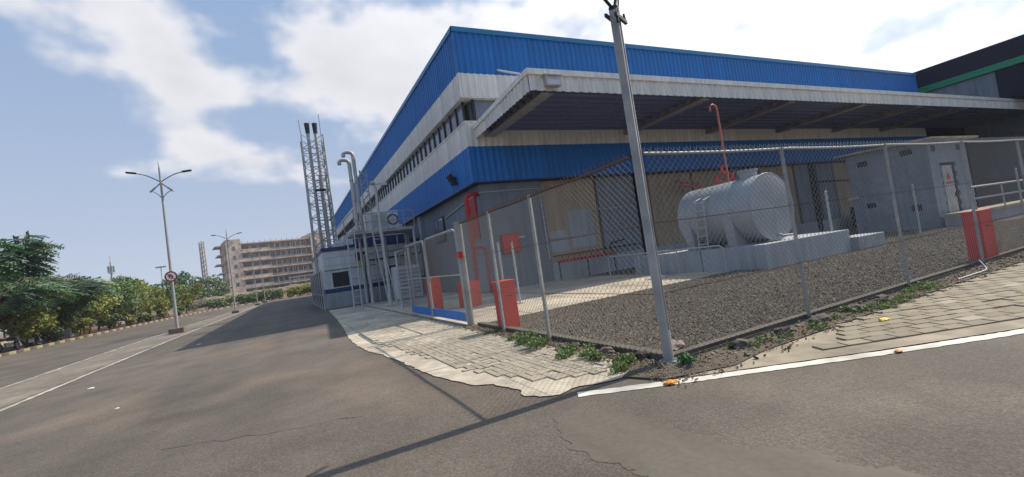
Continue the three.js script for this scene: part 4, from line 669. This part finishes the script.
{ // feathery trees at the left edge: arching limbs carrying flat sprays of paired leaflets
  const featherTree = (label, x, z, scale, nl, seed) => {
    const t = thing('feathery_tree', label, 'tree', [x, 0.08, z], 'trees beyond the left kerb'), rand = rng(seed), limbs = [], pos = [], nor = [], col = [], uv = [];
    const fork = V(0.25, 1.9 * scale, 0.1); limbs.push(rod(V(0, -0.1, 0), fork, 0.17 * scale, 9, 0.12 * scale));
    const quad = (P, c, k) => { const nn = P[1].clone().sub(P[0]).cross(P[2].clone().sub(P[0])).normalize(); for (const w of [0, 1, 2, 0, 2, 3]) { pos.push(P[w].x, P[w].y, P[w].z); nor.push(nn.x, nn.y, nn.z); col.push(c[0] * k, c[1] * k, c[2] * k); uv.push(0, 0); } };
    for (let i = 0; i < nl; i++) {
      const a = i * 2.399 + rand() * 0.8, up = 0.15 + 0.85 * Math.pow((i * 0.618) % 1, 0.8), reach = scale * (3.3 - 2.1 * up * up) * (0.7 + 0.45 * rand());
      const tip = V(Math.cos(a) * reach, scale * (2.3 + 4.2 * up) + (rand() - 0.5), Math.sin(a) * reach), mid = fork.clone().lerp(tip, 0.5); mid.y += scale * (0.3 + 0.4 * rand()); mid.x += (rand() - 0.5) * 0.5; mid.z += (rand() - 0.5) * 0.5;
      const cv = new THREE.QuadraticBezierCurve3(fork, mid, tip); limbs.push(new THREE.TubeGeometry(cv, 8, 0.035 * scale, 5));
      for (let q = 0; q < 9; q++) {
        const s = 0.38 + 0.62 * (q + rand() * 0.6) / 9, base = cv.getPoint(Math.min(1, s)), oa = a + (rand() - 0.5) * 2.6, dir = V(Math.cos(oa), (rand() - 0.55) * 0.5, Math.sin(oa)).normalize(); let side = V(-dir.z, (rand() - 0.5) * 0.9, dir.x).normalize();
        const Lf = scale * (0.75 + 0.65 * rand()), tone = 0.7 + 0.7 * rand(), c = (rand() < 0.22 ? MG : DG)[Math.floor(rand() * 3)], np = 8;
        for (let k = 0; k < np; k++) { const u = (k + 0.5) / np, p = base.clone().addScaledVector(dir, Lf * u); p.y -= Lf * 0.35 * u * u; const ll = scale * 0.34 * Math.sin(Math.PI * (0.2 + 0.72 * u)) + 0.06, wv = dir.clone().multiplyScalar(Lf / np * (0.3 + 0.16 * rand()));
          for (const sd of [-1, 1]) { const e = p.clone().addScaledVector(side, sd * ll).addScaledVector(dir, ll * (0.2 + 0.3 * rand())); e.y -= ll * (0.5 * rand()); quad([p.clone().sub(wv), p.clone().add(wv), e.clone().addScaledVector(wv, 0.6), e.clone().addScaledVector(wv, -0.6)], c, tone * (0.8 + 0.4 * rand())); } }
      }
    }
    const g = new THREE.BufferGeometry(); g.setAttribute('position', new THREE.Float32BufferAttribute(pos, 3)); g.setAttribute('normal', new THREE.Float32BufferAttribute(nor, 3)); g.setAttribute('color', new THREE.Float32BufferAttribute(col, 3)); g.setAttribute('uv', new THREE.Float32BufferAttribute(uv, 2));
    part(t, 'trunk', limbs, mat.bark); part(t, 'crown', g, leafMat); return t;
  };
  featherTree('tall dark feathery tree at the left edge of the photo', -18.7, -50, 1.34, 96, 31);
  featherTree('dark feathery tree partly cut by the left frame edge', -18.6, -43.5, 1.2, 80, 57);
  featherTree('dark feathery tree filling the very left edge behind the nearer one', -21.5, -46.5, 1.3, 84, 91);
  featherTree('smaller feathery tree right of the tall dark one', -19.6, -56, 0.85, 48, 77);
}
// yellow-green roadside trees
[[-17.5, -46.5, 3.3, 1.8, YG, 'yellow-green bushy tree in front of the tall dark feathery tree'], [-17.6, -52.5, 3.6, 1.8, MG, 'mid-green young tree below the feathery crown by the white kiosk'], [-17.5, -58.5, 4.6, 2.2, YG, 'yellow-green roadside tree just right of the white kiosk'], [-17.1, -64, 5.0, 2.4, MG, 'mid-green roadside tree below the slim antenna mast'], [-16.8, -69.5, 4.8, 2.3, YG, 'full yellow-green roadside tree in the middle of the row'], [-16.3, -75, 4.6, 2.3, YG, 'pale yellow-green roadside tree left of the round sign'], [-15.6, -80.5, 4.6, 2.2, MG, 'dense roadside tree just left of the nearest lamp pole'], [-14.4, -87, 4.6, 2.3, YG, 'last roadside tree, behind the nearest lamp pole'], [-20.5, -62, 4.8, 2.4, MG, 'fuller tree in second rank behind the white kiosk'], [-20.4, -71, 5.2, 2.6, YG, 'fuller tree in second rank behind the middle of the row'], [-19.2, -80, 5.4, 2.6, MG, 'fuller tree in second rank left of the lamp pole']].forEach(([x, z, h, r, c, l]) => tree(l, [x, z], h, r, c, { leaves: 3000, leaf: 0.25, trunk: 0.3, n: 15 }));
// low shrubs at the row's foot
[[-17.3, -49.2, 'low shrub at the foot of the tall feathery tree'], [-17.3, -55.5, 'low shrub before the white kiosk'], [-16.8, -61.5, 'low shrub between the first roadside trees'], [-16.5, -67, 'low shrub below the antenna mast'], [-16.1, -72.3, 'low shrub in the middle of the roadside row'], [-15.6, -77.8, 'low shrub left of the round sign'], [-14.7, -84, 'low shrub behind the nearest lamp pole']].forEach(([x, z, l], i) => tree(l, [x, z], 1.3 + 0.3 * (i % 3), 0.9, i % 2 ? YG : MG, { name: 'shrub', cat: 'shrub', leaves: 800, leaf: 0.2, trunk: 0.12, n: 8, group: 'shrubs at the foot of the roadside trees' }));
// trees farther back
[[-38, -95, 7.5, 4.2, MG, 'broad green tree behind the roadside row at the far left'], [-31, -105, 7, 4.0, YG, 'pale green tree behind the roadside row under the antenna mast'], [-27, -112, 8.2, 3.6, MG, 'flat-topped tree rising over the roadside row'], [-21, -118, 8.2, 3.4, DG, 'round dark tree standing beside the floodlight mast'], [-16, -124, 6.8, 4, MG, 'low bushy tree right of the nearest lamp pole, in the distance'], [-46, -110, 8, 5, DG, 'dark distant tree seen above the feathery tree']].forEach(([x, z, h, r, c, l]) => tree(l, [x, z], h, r, c, { name: 'distant_tree', leaves: 2600, leaf: 0.42, trunk: 0.25, n: 14, group: 'trees in the distance' }));
// soil mounds and low hedge beyond the bend
{
  const nx = 90, nz = 30, pos = [], idx = [];
  for (let j = 0; j <= nz; j++) for (let i = 0; i <= nx; i++) { const x = -40 + i * 1.0, z = -108 - j * 1.4; const e = Math.min(1, i / 6, (nx - i) / 6, j / 3); let h = 0.1 + e * (0.7 + 1.3 * smooth(0, 12, j) + 1.6 * fbm(x * 0.12, 4, z * 0.12, 5) + 0.9 * Math.abs(fbm(x * 0.5, 2, z * 0.5, 4))); pos.push(x, Math.max(0.08, h), z); }
  for (let j = 0; j < nz; j++) for (let i = 0; i < nx; i++) { const a = j * (nx + 1) + i; idx.push(a, a + 1, a + nx + 2, a, a + nx + 2, a + nx + 1); }
  let g = new THREE.BufferGeometry(); g.setAttribute('position', new THREE.Float32BufferAttribute(pos, 3)); g.setIndex(idx); g.computeVertexNormals(); g = uvm(g); g.computeVertexNormals();
  struct('terrain', g, M([0.24, 0.175, 0.12], 1, { map: tWeather, bumpMap: tFineB, bumpScale: 0.05 }));
  { const cl = [], rand = rng(515); for (let i = 0; i < 150; i++) cl.push([-40 + rand() * 50, 0.9 + rand() * 0.9, -107 - rand() * 16, 0.5 + rand() * 0.9, 0.3 + rand() * 0.5, 0.6]); const m = part(scene, 'scrub', leafGeo(cl, 15000, 0.3, MG.concat(YG, [[.2, .15, .07], [.16, .13, .06]]), rand), leafMat); m.userData = { kind: 'stuff', label: 'dry green scrub over the soil mounds beyond the bend', category: 'scrub' }; }
  const hd = (x, z, w, h, label, cols) => { const t = thing('hedge', label, 'hedge', [x, 0.1, z], 'hedges along the bend'), rand = rng(Math.floor(x * 7 + 900)); const cl = []; for (let i = 0; i < w / 0.7; i++) cl.push([i * 0.7, h * (0.4 + 0.2 * rand()), (rand() - 0.5) * 0.7, 0.75, h * 0.52, 0.7]); part(t, 'stems', cl.map(c => rod(V(c[0], 0, c[2]), V(c[0], c[1], c[2]), 0.04, 5)), mat.bark); part(t, 'foliage', leafGeo(cl, 260 * w, 0.3, cols, rand), leafMat); };
  hd(-13.5, -103, 2.6, 1.8, 'small round hedge at the start of the bend', MG); hd(-8.5, -105.5, 7.5, 1.9, 'long clipped green hedge before the far building', DG.concat(MG)); hd(0.2, -106.5, 5.5, 2.0, 'loose yellowish hedge beside the generator fence', YG);
  const rk = (x, z, s, l) => { const m = part(scene, 'rubble_heap', (() => { let q = new THREE.IcosahedronGeometry(1, 3); const p = q.attributes.position; for (let i = 0; i < p.count; i++) { const k = 1 + 0.45 * fbm(p.getX(i) * 2 + x, p.getY(i) * 2, p.getZ(i) * 2 + z, 4); p.setXYZ(i, p.getX(i) * k * s * 1.7, Math.max(-0.2, p.getY(i) * k * s * 0.7), p.getZ(i) * k * s); } q.computeVertexNormals(); return uvm(q); })(), M([0.27, 0.21, 0.16], 1, { map: tWeather })); m.name = numbered('rubble_heap'); m.position.set(x, 1.0, z); tag(m, l, 'rubble', 'rubble heaps'); };
  rk(-14, -112, 2.0, 'rubble heap right of the nearest lamp pole'); rk(-10.5, -116, 2.4, 'tall rubble heap at the foot of the thin tower'); rk(-17.5, -115, 1.7, 'rubble heap just left of the thin tower');
}
// weeds and litter round the corner pole
{
  const weed = (x, z, w, h, n, label, cols = MG) => { const t = thing('weed_clump', label, 'weed', [x, 0.02, z], 'weeds at the fence foot'), rand = rng(Math.floor(x * 997 - z * 331)); const cl = []; for (let i = 0; i < 5; i++) cl.push([(rand() - 0.5) * w, h * (0.35 + 0.3 * rand()), (rand() - 0.5) * w * 0.8, w * 0.28, h * 0.4, w * 0.28]); part(t, 'stems', cl.map(c => rod(V(c[0] * 0.3, 0, c[2] * 0.3), V(c[0], c[1], c[2]), 0.004, 4)), mat.bark); part(t, 'leaves', leafGeo(cl, n * 1.5, 0.04, cols, rand), leafMat); };
  const LG = [[.09, .20, .03], [.13, .24, .04], [.08, .16, .03], [.17, .24, .06], [.20, .17, .07]];
  weed(3.58, -6.7, 0.42, 0.22, 420, 'leafy weed clump by the second fence post with white litter', LG); weed(3.62, -7.3, 0.35, 0.2, 260, 'weed clump left of the white litter', LG); weed(3.72, -7.9, 0.3, 0.1, 140, 'small weed tuft left of the other weeds', LG); weed(3.55, -5.7, 0.42, 0.15, 320, 'spreading weed clump between post and tall pole', LG); weed(3.62, -5.25, 0.34, 0.12, 220, 'low weed patch nearer the tall pole', LG); weed(3.7, -4.75, 0.26, 0.12, 160, 'small green weed left of the tall pole foot', LG); weed(3.45, -4.5, 0.3, 0.08, 130, 'flat weed at the end of the painted line', LG); weed(4.06, -4.03, 0.2, 0.12, 180, 'dark green weed right of the tall pole foot', DG);
  for (let i = 0; i < 9; i++) weed(4.8 + i * 0.62 + R() * 0.2, -3.82 - R() * 0.2, 0.3 + R() * 0.2, 0.04 + R() * 0.06, 40 + i * 14, ['low dry weed patch nearest the tall pole, right side', 'second weed patch along the right fence', 'weed patch left of the third post', 'weed patch at the third post foot', 'weed patch right of the third post', 'weed patch midway along the right pavement', 'weed patch beside the orange wrapper on pavers', 'bright weed patch left of the right red box', 'bright green weed patch below the right red box'][i], i > 4 ? LG : MG);
  const crumple = (x, z, s, y, name, label, m, seed) => { let q = new THREE.IcosahedronGeometry(1, 2); const p = q.attributes.position; for (let i = 0; i < p.count; i++) { const k = 1 + 0.9 * fbm(p.getX(i) * 1.7 + seed, p.getY(i) * 1.7, p.getZ(i) * 1.7, 3); p.setXYZ(i, p.getX(i) * k * s, Math.max(0, p.getY(i) * k * s * (name.includes('stone') ? 0.55 : 0.3) + s * 0.12), p.getZ(i) * k * s * 0.7); } q.computeVertexNormals(); const o = part(scene, name, uvm(q), m); o.name = numbered(name); o.position.set(x, y, z); tag(o, label, name.includes('stone') ? 'stone' : 'litter'); return o; };
  crumple(3.68, -6.95, 0.11, 0.03, 'plastic_bag', 'crumpled white plastic bag among the weeds', M([.6, .6, .62], 0.5), 3);
  crumple(3.45, -3.72, 0.075, 0.012, 'wrapper', 'crumpled orange wrapper on the painted line below the tall pole', M([.6, .24, .02], 0.6), 8);
  crumple(5.55, -2.62, 0.045, 0.012, 'wrapper', 'small orange wrapper on the painted line at the right', M([.6, .2, .03], 0.6), 12);
  crumple(6.95, -3.38, 0.085, 0.02, 'wrapper', 'yellow wrapper on the right pavement by the weeds', M([.6, .38, .02], 0.6), 14);
  crumple(-3.2, -20.9, 0.08, 0.002, 'paper_scrap', 'small pale paper scrap on the road near the shadow edge', M([.6, .55, .45], 0.8), 22);
  crumple(-4.15, -13.6, 0.06, 0.002, 'paper_scrap', 'small white paper scrap on the road below the lane lines', M([.7, .68, .62], 0.8), 25);
  crumple(-2.75, -10.0, 0.035, 0.002, 'paper_scrap', 'tiny white paper scrap on the open asphalt', M([.7, .68, .62], 0.8), 28);
  crumple(4.42, -4.62, 0.17, 0.05, 'flat_stone', 'pinkish flat stone slab behind the tall pole foot', M([.42, .33, .27], 0.9, { map: tGrain }), 31);
  crumple(4.0, -4.72, 0.13, 0.03, 'loose_stone', 'dark loose stone left of the tall pole foot', M([.12, .10, .09], 0.95, { map: tGrain }), 41);
  crumple(3.9, -5.35, 0.12, 0.03, 'loose_stone', 'pale loose stone among the weeds under the fence', M([.28, .22, .19], 0.95, { map: tGrain }), 44);
  crumple(3.85, -6.1, 0.11, 0.03, 'loose_stone', 'brown loose stone between two weed clumps', M([.2, .15, .12], 0.95, { map: tGrain }), 47);
  for (let i = 0; i < 5; i++) crumple(5.0 + i * 0.85, -4.05, 0.12 + 0.05 * R(), 0.02, 'loose_stone', ['broken concrete lump first right of the tall pole', 'broken concrete lump second right of the tall pole', 'broken concrete lump left of the second right-hand post', 'broken concrete lump at the second right-hand post', 'broken concrete lump past the second right-hand post'][i], M([.2, .17, .14], 0.95, { map: tGrain }), 50 + i);
  const tr = thing('plastic_strip', 'bent white plastic strip lying before the right red box', 'litter', [11.5, 0.03, -4.0]); part(tr, 'strip', pipe([V(-0.9, 0, 0.1), V(0.2, 0.02, 0.15), V(0.35, 0.18, 0.0)], 0.012, 6, 0.1), mat.whitePaint);
}
// ---------------------------------------------------------------- distance
{ // unfinished apartment-like block
  const b = thing('distant_block', 'unfinished pinkish concrete block of six storeys beyond the bend', 'building', [-14.2, 1.2, -150]);
  b.rotation.y = 0.2;
  const st = 2.55, n = 6, W = 27;
  part(b, 'core', b2(3.8, W - 4, 0, st * n, -12, -1.4), mat.farGrey);
  part(b, 'stair_tower', b2(0, 3.75, 0, st * n + 1.4, -12, 0), mat.farWall);
  part(b, 'end_tower', b2(W - 4.5, W, 0, st * n + 1.6, -12, 0.2), mat.farWall);
  for (let i = 0; i <= n; i++) part(b, 'floor_slab', b2(i % 2 ? 3.76 : 3.0, W - 4.55, i * st - 0.16, i * st + 0.16, -11.9, i > 1 && i < n ? 0.3 : 0.0), mat.farWall);
  for (let i = 0; i < n; i++) {
    part(b, 'parapet', b2(3.77, 11, i * st + 0.16, i * st + 0.95, -0.1, 0.02), mat.farWall); part(b, 'spandrel', b2(11.05, W - 4.56, i * st + 0.16, i * st + 0.74, -1.0, -0.88), mat.farGrey);
    for (let j = 0; j < 7; j++) { const w = part(b, 'window', b2(11.3 + j * 1.6, 12.6 + j * 1.6, i * st + 0.75, i * st + 1.95, -1.39, -1.32), mat.glass); part(w, 'frame', [b2(11.92 + j * 1.6, 11.98 + j * 1.6, i * st + 0.75, i * st + 1.95, -1.319, -1.3)], mat.farWall); }
    for (let j = 0; j < 3; j++) part(b, 'opening', b2(4.4 + j * 2.2, 5.7 + j * 2.2, i * st + 0.7, i * st + 1.9, -1.39, -1.3), mat.glass);
    for (const [x, w] of [[1.5, 0.8], [W - 3.6, 0.9], [W - 1.5, 0.9]]) part(b, 'window', b2(x, x + w, i * st + 0.8, i * st + 1.9, x > 5 ? 0.21 : 0.01, x > 5 ? 0.23 : 0.03), mat.glass);
    part(b, 'side_balcony', b2(-1.9 - (i % 2) * 0.5, -0.01, (i + 1) * st - 0.3, (i + 1) * st, -9, -1), mat.farGrey);
    part(b, 'side_wall', b2(-0.6, -0.02, i * st, (i + 1) * st - 0.31, -9.5, -0.6), mat.farWall);
  }
  for (let j = 0; j < 9; j++) part(b, 'column', b2(10.9 + j * 1.45, 11.15 + j * 1.45, 0, st * n, -1.3, -0.9), mat.farWall);
  for (let j = 0; j < 12; j++) part(b, 'starter_bars', rod(V(4.5 + j * 1.5, st * n, -3), V(4.5 + j * 1.5, st * n + 1.1, -3), 0.05, 5), mat.dark);
  // porch frame at its foot
  const p = thing('site_shed', 'pale open-sided site shed at the foot of the distant block', 'shed', [0.5, 0.4, -136]); part(p, 'roof', b2(0, 10, 4.2, 4.5, -4, 0), mat.farGrey); for (let i = 0; i < 6; i++) part(p, 'post', rod(V(0.3 + i * 1.9, 0, -0.3), V(0.3 + i * 1.9, 4.2, -0.3), 0.12), mat.farGrey); part(p, 'back_wall', b2(0.2, 9.8, 0, 2.6, -3.9, -3.8), mat.farGrey);
}
{ // masts
  const m = thing('antenna_mast', 'slim antenna mast with clustered panels above the roadside trees', 'mast', [-31.6, 0, -120]);
  part(m, 'pole', rod(V(0, 0, 0), V(0, 12.4, 0), 0.2, 10, 0.14), mat.galv); part(m, 'platform', new THREE.CylinderGeometry(0.5, 0.5, 0.12, 12).translate(0, 10.1, 0), mat.galv);
  for (let i = 0; i < 6; i++) part(m, 'antenna_panel', bx(0.16, 1.3, 0.12, Math.cos(i * 1.047) * 0.5, 10.9, Math.sin(i * 1.047) * 0.5), mat.galv);
  part(m, 'antenna_rod', rod(V(0, 12.3, 0), V(0, 13.6, 0), 0.05), mat.galv);
  const f = thing('floodlight_mast', 'very thin distant floodlight mast left of the nearest lamp', 'mast', [-39, 0, -200]); part(f, 'pole', rod(V(0, 0, 0), V(0, 16, 0), 0.22, 8, 0.14), mat.galvDull); part(f, 'crossbar', bx(3.0, 0.5, 0.4, 0, 16, 0), mat.galvDull);
  const t = thing('thin_tower', 'thin pale lattice chimney tower left of the distant block', 'tower', [-16, 1, -122]);
  const w = 0.5, H = 13.8; for (const [sx, sz] of [[-1, -1], [1, -1], [1, 1], [-1, 1]]) part(t, 'leg', rod(V(sx * w, 0, sz * w), V(sx * w * 0.9, H, sz * w * 0.9), 0.1, 6), mat.farGrey);
  for (let i = 0; i < 14; i++) part(t, 'brace', [rod(V(-w, i, w), V(w, i + 0.95, w), 0.06, 5), rod(V(w, i, w), V(-w, i + 0.95, w), 0.06, 5), rod(V(-w, i, -w), V(w, i + 0.95, -w), 0.06, 5)], mat.farGrey);
  part(t, 'chimney', rod(V(0, 0, 0), V(0, H + 0.4, 0), 0.16, 14), mat.farGrey);
}
{ // low boundary wall, kiosk and parked motorcycles beyond the left kerb
  const w = thing('boundary_wall', 'low cream boundary wall behind the roadside trees', 'wall', [-22, 0.1, -30]); w.rotation.y = 0.06;
  for (let i = 0; i < 22; i++) part(w, 'wall_panel', b2(-0.08, 0.08, 0, 0.75, -i * 2.4 - 2.37, -i * 2.4), mat.creamCement);
  part(w, 'coping', b2(-0.13, 0.13, 0.753, 0.82, -52.8, 0), mat.redSoil);
  const k = thing('white_kiosk', 'small white kiosk half hidden behind the roadside trees', 'kiosk', [-19.9, 0.1, -58.5]); part(k, 'wall', b2(-1.3, 1.3, 0, 2.1, -1, 1), mat.whitePaint); part(k, 'roof', b2(-1.5, 1.5, 2.1, 2.25, -1.2, 1.2), mat.farGrey); part(k, 'door', b2(-0.4, 0.4, 0, 1.8, 1.001, 1.03), mat.farGrey);
  const bike = thing('motorcycle', 'dark motorcycle parked under the tall feathery tree, nearest the frame edge', 'motorcycle', [-17.7, 0.1, -44.6], 'parked motorcycles'); bike.rotation.y = 0.9;
  for (const x of [-0.62, 0.62]) { const wh = part(bike, 'wheel', new THREE.TorusGeometry(0.27, 0.06, 8, 18).translate(x, 0.33, 0), mat.black); part(wh, 'hub', new THREE.CylinderGeometry(0.08, 0.08, 0.1, 10).rotateX(Math.PI / 2).translate(x, 0.33, 0), mat.galvDull); part(wh, 'spokes', [0, 1, 2, 3].map(i => bar(V(x - 0.25 * Math.cos(i * 0.785), 0.33 - 0.25 * Math.sin(i * 0.785), 0), V(x + 0.25 * Math.cos(i * 0.785), 0.33 + 0.25 * Math.sin(i * 0.785), 0), 0.015)), mat.galvDull); }
  part(bike, 'engine', rb(0.42, 0.34, 0.28, 0.06, 0, 0.45, 0), mat.galvDull); part(bike, 'fuel_tank', rb(0.5, 0.25, 0.28, 0.1, 0.14, 0.83, 0), mat.black); part(bike, 'seat', rb(0.68, 0.12, 0.26, 0.05, -0.4, 0.82, 0), mat.black); part(bike, 'fork', [rod(V(0.62, 0.33, 0.08), V(0.42, 1.0, 0.08), 0.03), rod(V(0.62, 0.33, -0.08), V(0.42, 1.0, -0.08), 0.03)], mat.galvDull); part(bike, 'handlebar', pipe([V(0.3, 1.08, 0.36), V(0.42, 1.03, 0.1), V(0.42, 1.03, -0.1), V(0.3, 1.08, -0.36)], 0.02, 6, 0.06), mat.black); part(bike, 'headlamp', new THREE.SphereGeometry(0.11, 10, 8).translate(0.52, 0.92, 0), mat.galvDull);
  dup(bike, [-17.9, 0.1, -48], 'dark motorcycle parked beside the feathery tree trunk', 0.7); dup(bike, [-16.9, 0.1, -66], 'motorcycle parked below the slim antenna mast', 0.8); dup(bike, [-16.5, 0.1, -72], 'motorcycle parked in the middle of the roadside row', 0.6); dup(bike, [-15.7, 0.1, -78.5], 'motorcycle parked left of the nearest lamp pole', 0.9);
}
scene.fog = new THREE.FogExp2(new THREE.Color(0.62, 0.68, 0.76), 0.0004);
renderer.render(scene, camera);
